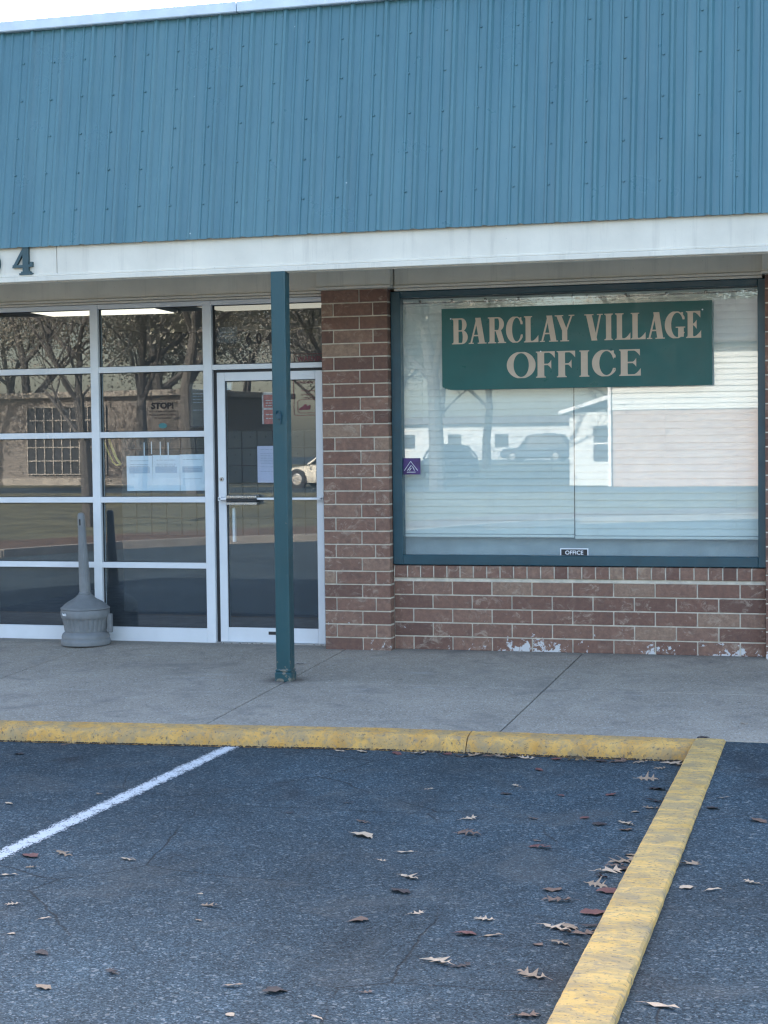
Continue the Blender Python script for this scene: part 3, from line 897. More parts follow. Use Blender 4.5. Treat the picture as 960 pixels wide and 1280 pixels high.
# glyph extents in photo pixels -> metres (used only to space the letters as on the real sign)
L1 = [('B', 565.0, 585.5), ('A', 585.8, 608), ('R', 610, 632.5), ('C', 632.5, 654), ('L', 655, 673), ('A', 674.5, 697.5), ('Y', 693.5, 718),
      ('V', 730.5, 753.5), ('I', 754.5, 767), ('L', 769, 788), ('L', 788.5, 807), ('A', 808.5, 831), ('G', 831, 856.5), ('E', 857.5, 876.5)]
L2 = [('O', 633.5, 669.5), ('F', 670, 694.5), ('F', 696, 720), ('I', 722, 739), ('C', 740, 770.5), ('E', 774, 801)]
for ch, a, b in L1:
    xa, xb = facade_x(a, ylin(a)), facade_x(b, ylin(b))
    h = .192
    add_glyph(lt, ch, xa - SBX, 2.298 - SBZ + (0), h, xb - xa, -.0016, t=.20 if ch not in 'CG' else .21, th=.07)
for ch, a, b in L2:
    xa, xb = facade_x(a, 458), facade_x(b, 458)
    add_glyph(lt, ch, xa - SBX, 2.036 - SBZ, .192, xb - xa, -.0016, t=.26, th=.09)
lt.build('lettering', MT['beige'], sb, fix=False)
for x, z in ((.07, .53), (1.93, .54), (.75, .27)): MB().tube([(x, -.0005, z), (x, -.004, z)], [.006, .004], 8).build('screw', MT['whitep'], sb)

# small window decals
o = empty('window_decal', (.138, .026, 1.327), 0, 'small square purple and blue decal with white peak emblem on the window glass', 'sticker')
MB().box(0, .146, 0, .003, 0, .124).build('backing', MT['purple'], o)
mb = MB()
for pts in ([(.02, .03), (.07, .10), (.125, .03)], [(.045, .03), (.075, .07), (.088, .055), (.10, .03)], [(.06, .03), (.075, .05)], [(.04, .018), (.108, .018)]):
    mb.tube([(x, -.002, z) for x, z in pts], .0028, 5)
mb.build('emblem', MT['whitep'], o)
o = empty('office_decal', (1.351, .026, .722), 0, 'small black decal reading OFFICE with a white border at the window foot', 'sticker')
MB().box(0, .210, .0, .002, 0, .052).build('border', MT['whitep'], o)
MB().box(.008, .202, -.002, -.0005, 0, .044).build('backing', MT['black'], o)
mb = MB(); put_text(mb, 'OFFICE', .105, -.0035, .006, .029, .135, bold=.0007); mb.build('lettering', MT['whitep'], o, fix=False)

# fascia numerals
mb = MB(); add_glyph(mb, '4', 0, 0, .195, .160, -.012, .012, t=.24)
o = mb.build('house_number', MT['numeral'], fix=False); o.location = (-2.342, -1.404, 2.803)
tag(o, 'large dark serif numeral 4 mounted on the white fascia', 'house number', 'numerals on the white fascia')
mb = MB(); add_glyph(mb, '0', 0, 0, .175, .15, -.012, .012, t=.24)
o = mb.build('house_number', MT['numeral'], fix=False); o.location = (-2.442 - .15, -1.404, 2.806)
tag(o, 'dark serif numeral 0 on the white fascia, cut off by the left edge', 'house number', 'numerals on the white fascia')

# numerals on the transom glass
o = empty('number_decal', (-1.145, .126, 2.355), 0, 'dark numerals 604 stuck on the glass above the door', 'house number')
for i, (ch, x) in enumerate((('6', .02), ('0', .105), ('4', .19))):
    mb = MB(); put_text(mb, ch, x, 0, 0, .083, .045 if ch != '4' else .055, bold=.004); mb.build('digit', MT['black'], o, fix=False)

# notices
def sheet(name, x0, x1, z0, z1, y, m, label, cat, tilt=0, group=None, th=.002, side=-1):
    o = empty(name, ((x0 + x1) / 2, y, (z0 + z1) / 2), 0, label, cat, group)
    o.rotation_euler.y = tilt
    w, h = (x1 - x0) / 2, (z1 - z0) / 2
    MB().box(-w, w, 0, th, -h, h).build('sheet', m, o)
    return o, w, h
def lines(o, w, h, zs, m, lw=.004, rnd_=random.Random(5)):
    mb = MB()
    for z in zs:
        x = -w
        while x < w:
            L = rnd_.uniform(.010, .035)
            mb.box(x, min(x + L, w), -.0022, -.0008, z - lw / 2, z + lw / 2); x += L + .006
    mb.build('print', m, o)
PG = 'light blue sheets taped side by side inside the glass'
for i, (x0, x1, lb) in enumerate(((-2.19, -1.966, 'leftmost of three light blue printed sheets behind the storefront glass'), (-1.964, -1.731, 'middle one of three light blue printed sheets behind the storefront glass'), (-1.729, -1.515, 'rightmost of three light blue printed sheets, nearest the door'))):
    o, w, h = sheet('notice_sheet', x0, x1, 1.207, 1.487 + .004 * i, .1385, MT['paper'], lb, 'paper notice', rad((-.4, .3, -.5)[i]), PG)
    lines(o, w * .7, h, [h * .72] + ([.07, .055] if i < 2 else [.03, .018, .006, -.05]), MT['inkgrey'], .0035)
    MB().box(-w * .8, w * .8, -.0016, -.0005, .0, .05).build('printed_panel', mat('printed_panel', (.50, .58, .68), .6), o)
tg = 'thin white strips above the blue sheets'  # narrow white upright bars over the top of the sheets
for x, z0, z1, lb in ((-2.034, 1.44, 1.594, 'first thin white strip from the left above the blue sheets'), (-1.971, 1.50, 1.60, 'short white strip second from the left above the blue sheets'), (-1.895, 1.452, 1.599, 'third thin white strip from the left above the blue sheets'), (-1.827, 1.464, 1.592, 'thin white strip farthest right above the blue sheets')):
    tag(MB().box(x - .0045, x + .0045, .1375, .1383, z0, z1).build('white_strip', MT['whitep']), lb, 'tape', tg)
# STOP decal
o = empty('stop_decal', (-1.865, .126, 1.77), 0, 'small clear decal with dark STOP heading on the storefront glass', 'sticker')
mb = MB(); put_text(mb, 'STOP!', 0, 0, .092, .046, .19, bold=.0028)
put_text(mb, 'MASKS ARE REQUIRED', 0, 0, .064, .012, .225); put_text(mb, 'IN ALL COMMON AREAS', 0, 0, .036, .012, .225); put_text(mb, 'OF THE BUILDING', 0, 0, .010, .011, .14)
mb.build('lettering', MT['ink'], o, fix=False)
mb = MB().tube([(.125, 0, .075), (.125, 0, -.085), (-.115, 0, -.085)], .001, 4); mb.build('border', MT['ink'], o)
MB().lathe([(.001, 0), (.036, 0), (.036, .001)], 0, 0, 18).build('logo_patch', mat('teal_logo', (.04, .16, .17), .6), o)
lp = [c for c in bpy.data.objects if c.parent == o][-1]; lp.rotation_euler.x = rad(90); lp.location = (.0, .001, -.045); lp.scale = (1, .6, 1)
# dark framed poster behind the pane next to the door
o, w, h = sheet('framed_notice', -1.645, -1.50, 1.71, 2.06, .16, mat('brown_notice', (.10, .085, .07), .6, .2, 20), 'dark brown framed notice behind the glass beside the door', 'notice')
lines(o, w * .6, h, [.12, .09, .07, .045, .02, -.04], MT['inkgrey'], .004)
MB().box(-w, w, -.004, -.001, h - .008, h).box(-w, w, -.004, -.001, -h, -h + .008).box(-w, -w + .008, -.004, -.001, -h, h).build('frame', MT['black'], o)
o, w, h = sheet('transom_plaque', -1.405, -1.235, 2.372, 2.494, .16, mat('slate_plaque', (.06, .07, .08), .5, .3, 30), 'small slate coloured plaque behind the glass left of the 604 numerals', 'plaque')
lines(o, w * .7, h, [.02, -.01], MT['inkgrey'], .006)
o, w, h = sheet('poster', -1.026, -.82, 1.726, 1.975, .14, MT['red'], 'red and white poster behind the door glass, partly hidden by the post', 'poster')
MB().box(-w, w, -.003, -.001, h - .02, h).box(-w, w, -.003, -.001, -h * .1, h * .02).box(-w, -w + .012, -.003, -.001, -h, h).build('pale_band', mat('faded_pink', (.62, .5, .46), .7, .3, 30), o)
lines(o, w * .7, h, [.06, .04, .02, -.05, -.08], mat('poster_print', (.6, .55, .5), .7), .007)
o, w, h = sheet('door_notice', -1.072, -.85, 1.268, 1.555, .14, MT['lilac'], 'pale lilac typed page taped inside the door at chest height', 'paper notice')
lines(o, w * .75, h, [.115, .085, .07, .057, .044, .031, .018, .005, -.02, -.055], MT['inkgrey'], .003)
# warning decals
o = empty('warning_decal', (-.63, .126, 2.199), 0, 'maroon outlined WARNING decal at the foot of the transom glass', 'sticker')
mb = MB(); put_text(mb, 'WARNING', .03, 0, .008, .042, .25, bold=.001); mb.build('lettering', MT['brownd'], o, fix=False)
MB().tube([(-.12, 0, 0), (-.12, 0, .066), (.17, 0, .066)], .0018, 4).build('border', MT['brownd'], o)
o = empty('security_decal', (-.655, .118, 1.79), 0, 'large maroon printed decal with a boxed vehicle drawing on the door glass', 'sticker')
mb = MB()
mb.tube([(-.10, 0, .28), (-.10, 0, .015), (-.09, 0, .0), (.08, 0, .0)], .0022, 5)
mb.tube([(.08, 0, .12), (-.055, 0, .12), (-.068, 0, .108), (-.068, 0, .03), (-.055, 0, .018), (.08, 0, .018)], .0022, 5)
mb.build('border', MT['brownd'], o)
mb = MB(); put_text(mb, 'WARNING', 0, 0, .245, .02, .15); put_text(mb, 'VEHICLES WILL', .02, 0, .185, .012, .12); put_text(mb, 'TOWED AT', .01, 0, .155, .012, .11); put_text(mb, 'OWNERS EXPENSE', .02, 0, .13, .011, .1)
mb.build('lettering', MT['brownd'], o, fix=False)
mb = MB().prism([(-.058, .04), (-.055, .055), (-.03, .068), (-.01, .085), (.005, .085), (.006, .07), (.02, .075), (.035, .08), (.035, .05), (.02, .042), (-.03, .042)], -.001, .0).build('truck_drawing', MT['brownd'], o)

# yellow loop inside
mb = MB().tube([(-2.48, .3, 1.655), (-2.43, .3, 1.53), (-2.385, .3, 1.435), (-2.355, .3, 1.412), (-2.315, .3, 1.416)], .007, 8)
mb.tube([(-2.43, .3, 1.655), (-2.385, .3, 1.54), (-2.35, .3, 1.46), (-2.315, .3, 1.416)], .011, 8)
tag(mb.build('yellow_loop', MT['yellow'], smooth=True), 'yellow bent loop behind the storefront glass left of the blue sheets', 'cord')

# ceiling lights inside
for i, (x, y, rz, lb) in enumerate(((-3.45, 2.35, rad(5), 'glowing ceiling light panel seen through the left storefront panes'), (-1.75, 2.35, rad(-2), 'ceiling light panel seen above the door'))):
    r = empty('ceiling_light', (x, y, 2.824), rz, lb, 'ceiling light', 'light panels in the shop ceiling')
    MB().cbox(-.64, .64, -.38, .38, 0, .034, .003).build('housing', MT['whitep'], r)
    MB().box(-.61, .61, -.35, .35, -.006, -.001).build('diffuser', emis('lamp_glow' + 'ab'[i], (1, .88, .70), (.42, .13)[i]), r)

# mailbox bank inside
mbk = empty('mailbox_bank', (-3.1, 2.0, .74), 0, 'bank of small grey mailbox doors on the inside wall', 'mailboxes')
MB().box(0, 1.93, .01, .35, -.7, .95).build('cabinet', mat('cabinet', (.05, .05, .05), .6), mbk)
proto = None
for i in range(13):
    for j in range(6):
        if proto is None:
            proto = MB().cbox(.005, .1435, -.004, .01, .005, .153, .002).tube([(.074, -.004, .1), (.074, -.012, .1)], .011, 10).build('mailbox_door', MT['mail'], mbk); o = proto
        else:
            o = proto.copy(); C.objects.link(o); o.parent = mbk
        o.location = (i * .1485, 0, j * .158)

# ---------------------------------------------------------------- smokers' post
ap = empty('smoking_receptacle', (-2.445, -.135, -.006), 0, 'grey resin cigarette receptacle with tall fluted neck beside the storefront', 'ash bin')
flute = lambda t, z: 1 - .035 * max(0, math.cos(t * 26)) ** 1.5 if .122 < z < .212 else 1
MB().lathe([(.195, 0), (.205, .006), (.208, .03), (.203, .048), (.198, .052), (.199, .07), (.192, .09), (.178, .102), (.171, .108), (.174, .116), (.176, .1225), (.178, .14), (.184, .17), (.19, .20), (.193, .2115), (.201, .22), (.204, .24), (.204, .27), (.2, .283)], n=156, rf=flute).build('bowl', MT['ash'], ap, smooth=True)
MB().lathe([(.197, .284), (.206, .288), (.204, .298), (.19, .306), (.17, .325), (.14, .345), (.105, .362), (.085, .374), (.07, .39), (.058, .398), (.054, .402), (.057, .408), (.05, .416), (.046, .42)], n=64).build('lid', MT['ash'], ap, smooth=True)
nk = MB().lathe([(.047, .418), (.046, .5), (.041, .68), (.036, .8), (.0335, .9), (.0325, .912), (.032, .99), (.030, 1.03), (.02, 1.048), (.002, 1.05)], n=96, rf=lambda t, z: 1 - .07 * max(0, math.cos(t * 16)) if .43 < z < .91 else 1).build('neck', MT['ash'], ap, smooth=True)
nk.rotation_euler.y = rad(-2.2); nk.location.x = .018
MB().cbox(-.007, .007, -.0345, -.028, .95, 1.0, .002).build('slot', MT['gasket'], nk)
mb = MB()
vs, fs = text_mesh('Health', .020, .062, bold=.0012)
out = []
for x, y, z in vs:
    a = rad(-122) + x / .204
    out.append((.2065 * math.cos(a), .2065 * math.sin(a), z + .243))
mb.add(out, fs); mb.build('lettering', MT['whitep'], ap, fix=False)
MB().cbox(.195, .235, .0, .035, .10, .25, .004).build('lock_tab', MT['ash'], ap)

ap.scale = (.95, .95, 1.0)
# ---------------------------------------------------------------- fallen leaves
def leaf_mesh(kind, seed):
    r_ = random.Random(seed)
    if kind == 'oak': half = [(0, .015), (.10, .03), (.2, .2 + r_.random() * .1), (.24, .07), (.36, .06), (.47, .36 + r_.random() * .1), (.5, .09), (.62, .07), (.74, .27 + r_.random() * .1), (.76, .06), (.88, .05), (1.0, .0)]
    elif kind == 'round': half = [(0, .01), (.1, .16), (.25, .28), (.45, .33), (.62, .28), (.8, .2), (.92, .1), (1.0, 0)]
    else: half = [(0, .01), (.15, .07), (.35, .12), (.6, .11), (.8, .07), (1.0, 0)]
    cu = r_.uniform(.04, .34); cv = r_.uniform(-.3, .3); tw = r_.uniform(-.4, .4)
    ysh = r_.uniform(-.12, .12)
    lift = lambda t, w: cu * (w * w) * 1.3 + .16 * cv * math.sin(t * 3.1) + tw * w * (t - .5) + .03 * math.sin(t * 17 + w * 9)
    vs = []; fs = []
    for t, w in half:
        sk = .10 if w > .15 else 0
        wl, wr = w * r_.uniform(.75, 1.1), w * r_.uniform(.75, 1.1)
        mid = ysh * math.sin(t * math.pi)
        for q in (-wl, -wl * .5, 0, wr * .5, wr): vs.append((t - .5 + (sk if abs(q) == max(wl, wr) else 0), q + mid, lift(t, q)))
    for i in range(len(half) - 1):
        for j in range(4): fs.append((i * 5 + j, (i + 1) * 5 + j, (i + 1) * 5 + j + 1, i * 5 + j + 1))
    mn = min(v[2] for v in vs)
    vs = [(v[0], v[1], v[2] - mn) for v in vs]
    # stalk
    n = len(vs)
    z0 = vs[2][2]
    vs += [(-.5, -.012, z0), (-.5, .012, z0), (-.68, ysh * .5 + .008, z0 * .5 + .01), (-.68, ysh * .5 - .008, z0 * .5 + .01)]
    fs.append((n, n + 1, n + 2, n + 3))
    me = bpy.data.meshes.new('leaf'); me.from_pydata(vs, [], fs)
    me.polygons.foreach_set('use_smooth', [True] * len(me.polygons))
    return me
def ground_at(px, py):
    d = fw + r2 * (px - 480) / 2200 - u2 * (py - 640) / 2200
    def hit(z): k = (z - CAMLOC.z) / d.z; return CAMLOC + d * k
    p = hit(-.142)
    if p.x > strip_x(p.y)[1] and p.y < -2.84:
        z = float(np.interp(-p.y, [2.846, 5.5, 8], [-.128, -.14, -.152])); return hit(z)
    p = hit(GZ)
    if p.y > kerb_back(p.x) - .16:
        k = (CAMLOC.z - sz(CAMLOC.y)) / -(d.z - .0434 * d.y); p = CAMLOC + d * k
        return p
    return p
KERBG = 'leaves gathered along the foot of the yellow kerb'
OPENG = 'fallen leaves scattered over the open asphalt'
STRG = 'leaves gathered against the left side of the yellow strip'
RG = 'leaves on the asphalt right of the yellow strip'
# (px, py, size m, colour, shape, group, label)
LV = [
 (452,1046,.115,'pale','round',OPENG,'large curled beige leaf alone in the middle of the asphalt'),
 (454,1028,.085,'brown','oak',OPENG,'thin brown lobed leaf just behind the large curled beige leaf'),
 (37,1071,.095,'red','round',OPENG,'reddish tan leaf at the near end of the white line'),
 (81,1068,.10,'tan','oak',OPENG,'tan lobed leaf just right of the reddish leaf on the white line'),
 (39,1085,.055,'tan','oak',OPENG,'small tan leaf below the white line by the left edge'),
 (10,1095,.08,'pale','thin',OPENG,'thin pale sliver of leaf at the left edge below the white line'),
 (161,1075,.085,'pale','oak',OPENG,'pale lobed leaf alone right of the white line'),
 (15,1131,.055,'pale','oak',OPENG,'pale leaf near the left edge halfway down the asphalt'),
 (56,1149,.05,'pale','thin',OPENG,'tiny pale sliver near the left edge in the middle distance'),
 (14,1168,.03,'pale','round',OPENG,'tiny pale flake at the left edge of the foreground'),
 (11,1005,.045,'pale','round',OPENG,'small pale leaf left of the white line'),
 (24,943,.06,'dark','round',OPENG,'dark leaf near the kerb at the left edge'),
 (124,993,.05,'tan','oak',OPENG,'small tan leaf between the white line and the kerb'),
 (262,1133,.085,'tan','oak',OPENG,'tan star shaped leaf in the left half of the foreground'),
 (248,1151,.03,'tan','round',OPENG,None),
 (250,1118,.025,'pale','round',OPENG,'tiny pale flake behind the tan star shaped leaf'),
 (54,1192,.06,'dark','round',OPENG,'small dark leaf above the tan leaf in the lower left corner'),
 (142,1216,.07,'dark','oak',OPENG,'dark reddish leaf in the left foreground'),
 (55,1235,.065,'tan','round',OPENG,'tan rounded leaf in the lower left corner'),
 (289,1233,.075,'tan','thin',OPENG,'flat tan leaf lying left of a dark leaf in the foreground'),
 (344,1241,.085,'dark','round',OPENG,'dark leaf in the centre foreground right of a flat tan leaf'),
 (458,1241,.05,'brown','oak',OPENG,'small brown leaf in the centre foreground'),
 (448,1151,.075,'brown','round',OPENG,'dull brown leaf pressed flat in the middle of the asphalt'),
 (361,1017,.05,'dark','oak',OPENG,None),
 (435,1004,.06,'dark','thin',OPENG,None),
 (417,943,.06,'pale','thin',KERBG,None),
 (452,941,.055,'pale','round',KERBG,None),
 (95,926,.06,'brown','thin',KERBG,None),
 (395,1273,.05,'pale','thin',OPENG,'tiny pale sliver at the bottom edge near the centre'),
 (287,1270,.04,'pale','round',OPENG,None),
 (477,1076,.05,'pale','oak',OPENG,None),
 (525,941,.10,'pale','oak',KERBG,'largest pale lobed leaf at the foot of the kerb left of centre'),
 (499,941,.06,'red','round',KERBG,'reddish leaf beside the pale lobed leaf at the kerb foot'),
 (592,945,.11,'tan','oak',KERBG,'tan leaf in the row at the kerb foot below the window'),
 (630,946,.09,'tan','oak',KERBG,'second tan leaf from the left in the row at the kerb foot'),
 (645,943,.06,'dark','round',KERBG,None),
 (662,945,.085,'pale','oak',KERBG,'bright pale leaf at the kerb foot right of the tan ones'),
 (726,945,.11,'pale','oak',KERBG,'pale spiky leaf standing against the kerb near its right end'),
 (780,946,.10,'brown','oak',KERBG,'brown leaf at the kerb foot near the corner'),
 (847,951,.12,'pale','oak',KERBG,'big pale leaf in the corner between kerb and yellow strip'),
 (560,943,.05,'red','round',KERBG,'tiny dark red leaf at the kerb foot left of the row of tan leaves'),
 (700,946,.05,'red','round',KERBG,None),
 (825,961,.07,'tan','oak',OPENG,'tan leaf just in front of the corner leaf'),
 (674,963,.06,'red','round',OPENG,'small red leaf a step in front of the kerb'),
 (536,987,.05,'pale','oak',OPENG,'tiny pale leaf just in front of the kerb left of the window'),
 (646,983,.06,'pale','oak',OPENG,'pale leaf between kerb and the open asphalt below the window'),
 (633,993,.06,'dark','round',OPENG,'dark leaf just in front of a pale one below the window'),
 (587,1024,.085,'pale','oak',OPENG,'pale lobed leaf behind the wide brown leaf'),
 (586,1044,.13,'brown','oak',OPENG,'wide flat brown leaf on the asphalt right of the beige leaf'),
 (504,1066,.09,'pale','thin',OPENG,'thin pale leaf right of the large curled beige leaf'),
 (666,1024,.06,'brown','oak',OPENG,None),
 (764,994,.06,'red','round',OPENG,'red leaf alone left of the strip near the kerb'),
 (701,995,.04,'red','round',OPENG,'tiny dark red flake in front of the small red leaf near the kerb'),
 (810,975,.11,'tan','oak',STRG,'tan leaf leaning upright near the top of the strip'),
 (821,987,.09,'dark','round',STRG,'dark leaf touching the strip below the leaning tan leaf'),
 (817,1002,.10,'dark','oak',STRG,None),
 (814,1011,.08,'tan','oak',STRG,None),
 (794,1016,.04,'tan','round',STRG,None),
 (781,1030,.10,'pale','oak',OPENG,'bright pale lobed leaf a hand away from the strip'),
 (782,1038,.07,'brown','round',OPENG,'brown leaf tucked under the bright pale lobed leaf'),
 (750,1031,.07,'dark','round',OPENG,None),
 (731,1023,.05,'red','round',OPENG,None),
 (675,1061,.12,'red','oak',OPENG,'red brown broad leaf midway between kerb and foreground'),
 (670,1052,.06,'brown','thin',OPENG,'narrow brown leaf behind the red brown broad leaf'),
 (511,1098,.11,'pale','oak',OPENG,'pale lobed leaf above a dark red one in the centre'),
 (501,1115,.095,'dark','round',OPENG,'dark red leaf below a pale lobed leaf in the centre'),
 (521,1142,.065,'pale','oak',OPENG,'small pale forked leaf in the centre'),
 (605,1150,.08,'pale','oak',OPENG,'pale lobed leaf above the dark red leaf right of centre'),
 (582,1168,.08,'red','round',OPENG,'dark red curled leaf right of centre'),
 (615,1171,.08,'tan','thin',OPENG,'flat tan leaf right of the dark red curled leaf'),
 (672,1182,.045,'brown','round',OPENG,None),
 (691,1113,.08,'brown','round',OPENG,'curled brown leaf behind a flat brown one near the strip'),
 (697,1126,.12,'brown','oak',OPENG,'flat brown leaf in front of a curled one near the strip'),
 (778,1077,.13,'tan','oak',STRG,'tan leaf on top of the pile against the strip'),
 (788,1070,.06,'tan','round',STRG,None),
 (763,1090,.13,'pale','oak',STRG,'pale leaf in the pile against the middle of the strip'),
 (783,1087,.09,'dark','round',STRG,None),
 (747,1108,.10,'tan','oak',STRG,'tan upright leaf below the pile by the strip'),
 (760,1116,.09,'red','round',STRG,'dark red leaf leaning on the strip'),
 (742,1142,.10,'red','round',STRG,'largest dark red leaf lying against the strip'),
 (695,1162,.13,'pale','oak',STRG,'pale outstretched leaf left of the pinkish leaf in the foreground'),
 (725,1167,.13,'brown','oak',STRG,'pinkish brown leaf near the strip in the foreground'),
 (700,1181,.08,'tan','oak',STRG,'tan forked leaf below the pale outstretched leaf'),
 (549,1203,.12,'pale','oak',OPENG,'large pale lobed leaf in the right foreground beside a dark one'),
 (576,1208,.08,'dark','oak',OPENG,'dark leaf touching the large pale lobed leaf'),
 (665,1220,.12,'tan','oak',OPENG,'large tan lobed leaf in the foreground left of the strip'),
 (658,1271,.10,'brown','oak',OPENG,'brown leaf at the bottom edge left of the strip'),
 (862,1080,.10,'tan','oak',RG,'tan lobed leaf right of the strip halfway down'),
 (858,1110,.06,'pale','round',RG,'whitish curled leaf close to the right side of the strip'),
 (940,1104,.07,'pale','oak',RG,'pale leaf near the right edge of the asphalt'),
 (892,1114,.07,'pale','thin',RG,'thin pale flake between the whitish curled leaf and the right edge'),
 (826,1260,.12,'pale','thin',RG,'long flat pale scrap in the lower right corner'),
 (947,1027,.09,'brown','round',RG,'brown leaf at the right edge behind the others'),
 (905,998,.07,'tan','thin',RG,None),
 (891,1011,.07,'dark','round',RG,None),
 (897,959,.06,'dark','thin',RG,None),
 (612,946,.07,'brown','oak',KERBG,'brown leaf tucked between the two tan leaves at the kerb foot'),
 (575,944,.06,'dark','thin',KERBG,'dark curled leaf left of the row of tan leaves at the kerb foot'),
 (805,949,.08,'tan','oak',KERBG,'tan leaf at the kerb foot just left of the big corner leaf'),
 (755,947,.06,'dark','round',KERBG,'dark round leaf at the kerb foot near its right end'),
 (769,1083,.09,'brown','oak',STRG,'brown leaf under the pile against the middle of the strip'),
 (752,1097,.07,'red','oak',STRG,'dark red lobed leaf between the pile and the upright tan leaf'),
 (735,1158,.08,'dark','thin',STRG,'dark twisted leaf just above the pinkish leaf by the strip'),
 (712,1160,.07,'tan','round',STRG,'small tan leaf between the pale outstretched leaf and the pinkish one'),
 (880,922,.07,'dark','round',RG,'dark clump at the pavement end of the yellow strip'),
 (930,905,.06,'tan','thin',None,'thin tan leaf on the pavement at the right'),
 (374,831,.07,'dark','thin',None,'dark flat leaf on the pavement right of the teal post'),
]
colname = {'pale': 'pale', 'tan': 'tan', 'brown': 'brown', 'red': 'dark red', 'dark': 'dark'}
where = {KERBG: 'at the foot of the yellow kerb', OPENG: 'on the open asphalt', STRG: 'against the left side of the yellow strip', RG: 'on the asphalt right of the strip'}
lm = {}
for i, (px, py, s_, colr, shp, grp, lab) in enumerate(LV):
    key = (shp, colr, i % 4)
    if key not in lm:
        me = leaf_mesh(shp, hash(shp) * 0 + {'oak': 10, 'round': 20, 'thin': 30}[shp] + i % 4 + len(colr)); me.materials.append(LM[colr]); lm[key] = me
    o = bpy.data.objects.new('fallen_leaf', lm[key]); C.objects.link(o)
    p = ground_at(px, py)
    if grp == KERBG:
        d_ = fw + r2 * (px - 480) / 2200 - u2 * (py - 640) / 2200
        k_ = (GZ - CAMLOC.z) / d_.z; p = CAMLOC + d_ * k_
        p.y = kerb_back(p.x) - .235 - .03 * ((i * 7) % 5) / 5; s_ *= 1.2
    if grp == RG and px == 880: p = Vector((2.70, -2.80, sz(-2.8)))
    o.location = (p.x, p.y, p.z + .003)
    r_ = random.Random(i * 13 + 1)
    o.rotation_euler = (r_.uniform(-.12, .12), r_.uniform(-.12, .12), r_.choice((0, math.pi)) + r_.uniform(-.75, .75))
    if 'upright' in (lab or '') or 'standing' in (lab or ''): o.rotation_euler.x = .6
    o.scale = (s_ * 1.1,) * 3
    size = 'tiny' if s_ <= .05 else 'small'
    tag(o, lab or f'{size} {colname[colr]} {"sliver of leaf" if shp == "thin" else "leaf" if shp == "round" else "lobed leaf"} {where[grp]}', 'leaf', grp)

# ---------------------------------------------------------------- what stands opposite (seen in the glass)
def ground_poly(name, pts, z, m):
    mb = MB(); mb.add([(x, y, z) for x, y in pts], [tuple(range(len(pts)))])
    o = mb.build(name, m, fix=False)
    if o.data.polygons[0].normal.z < 0: o.data.flip_normals()
    return tag(o, kind='structure')
curbline = [(-30, -7), (-14, -8.5), (-10.04, -12.1), (-9.03, -14.4), (-7.93, -15.7), (-6.3, -17.0), (-5.1, -18.4), (-4.2, -20.8), (-2.7, -23.4), (.8, -25.9), (8, -28), (40, -30)]
back = [(x - 1.5, y - 4.0) for x, y in curbline]
ground_poly('mulch_bed', curbline + back[::-1], GZ + .05, MT['mulch'])
ground_poly('lawn', [(x, y) for x, y in back] + [(40, -44), (-90, -44), (-90, -8)], GZ + .012, MT['grass'])
ground_poly('far_lawn', [(-100, -52), (60, -49.5), (60, -110), (-100, -110)], GZ + .012, MT['grass'])
mb = MB()
for (a, b) in zip(curbline[:-1], curbline[1:]):
    d = Vector((b[0] - a[0], b[1] - a[1])); d.normalize(); nrm = Vector((-d.y, d.x)) * .09
    mb.zprism([(a[0] + nrm.x, a[1] + nrm.y), (b[0] + nrm.x, b[1] + nrm.y), (b[0] - nrm.x, b[1] - nrm.y), (a[0] - nrm.x, a[1] - nrm.y)], GZ - .02, GZ + .13)
tag(mb.build('far_kerb', MT['kerbgrey']), kind='structure')

# trees
trnd = random.Random(21)
def tree_proto(h, crown_r, seed, leaf_n, leafm, base_frac=.25):
    r_ = random.Random(seed)
    tr = MB(); lf = MB()
    tips = []
    def limb(p, d, L, rr, depth):
        pts = [p]; q = p; dd = d.copy()
        k = 4
        for i in range(k):
            dd = (dd + Vector((r_.uniform(-.22, .22), r_.uniform(-.22, .22), r_.uniform(-.05, .16)))).normalized()
            q = q + dd * L / k; pts.append(q)
        tr.tube(pts, [rr * (1 - .55 * i / k) for i in range(k + 1)], 6 if depth else 9, cap=False)
        if depth >= 3: tips.append((q, L)); tips.append((pts[2], L)); return
        for c in range(3 if depth else 6):
            a = r_.uniform(0, 6.28)
            side = Vector((math.cos(a), math.sin(a), r_.uniform(.1, .9))).normalized()
            nd = (dd * .45 + side * .8).normalized()
            st = pts[r_.choice((2, 3, 4))] if depth else pts[2 + c % 3]
            limb(st, nd, L * r_.uniform(.55, .75) * (1 if depth else .9), rr * .42, depth + 1)
    limb(Vector((0, 0, 0)), Vector((0, 0, 1)), h * .55, h * .022, 0)
    sc = 1
    for i in range(leaf_n):
        q, L = r_.choice(tips)
        p = q + Vector((r_.gauss(0, 1), r_.gauss(0, 1), r_.gauss(0, .7))) * L * .75
        s_ = r_.uniform(.03, .08)
        a, b = r_.uniform(0, 6.3), r_.uniform(-1, 1)
        u = Vector((math.cos(a), math.sin(a), b)).normalized() * s_; v = u.orthogonal().normalized() * s_ * .7
        lf.add([p - u, p + v, p + u, p - v], [(0, 1, 2, 3)])
    return tr, lf
leafA = leafmat('autumn_foliage', (.24, .22, .18), (.45, .42, .36)); leafB = leafmat('olive_foliage', (.19, .19, .15), (.36, .35, .28))
protos = []
for k, (h, n, lmn) in enumerate(((13, 24000, leafA), (11, 21000, leafB), (12, 2000, leafA))):
    tr, lf = tree_proto(h, 4, 5 + k * 3, n, lmn)
    e = empty('tree')
    a = tr.build('trunk', MT['bark'], e, fix=False); b = lf.build('crown', lmn, e, fix=False)
    protos.append(e)
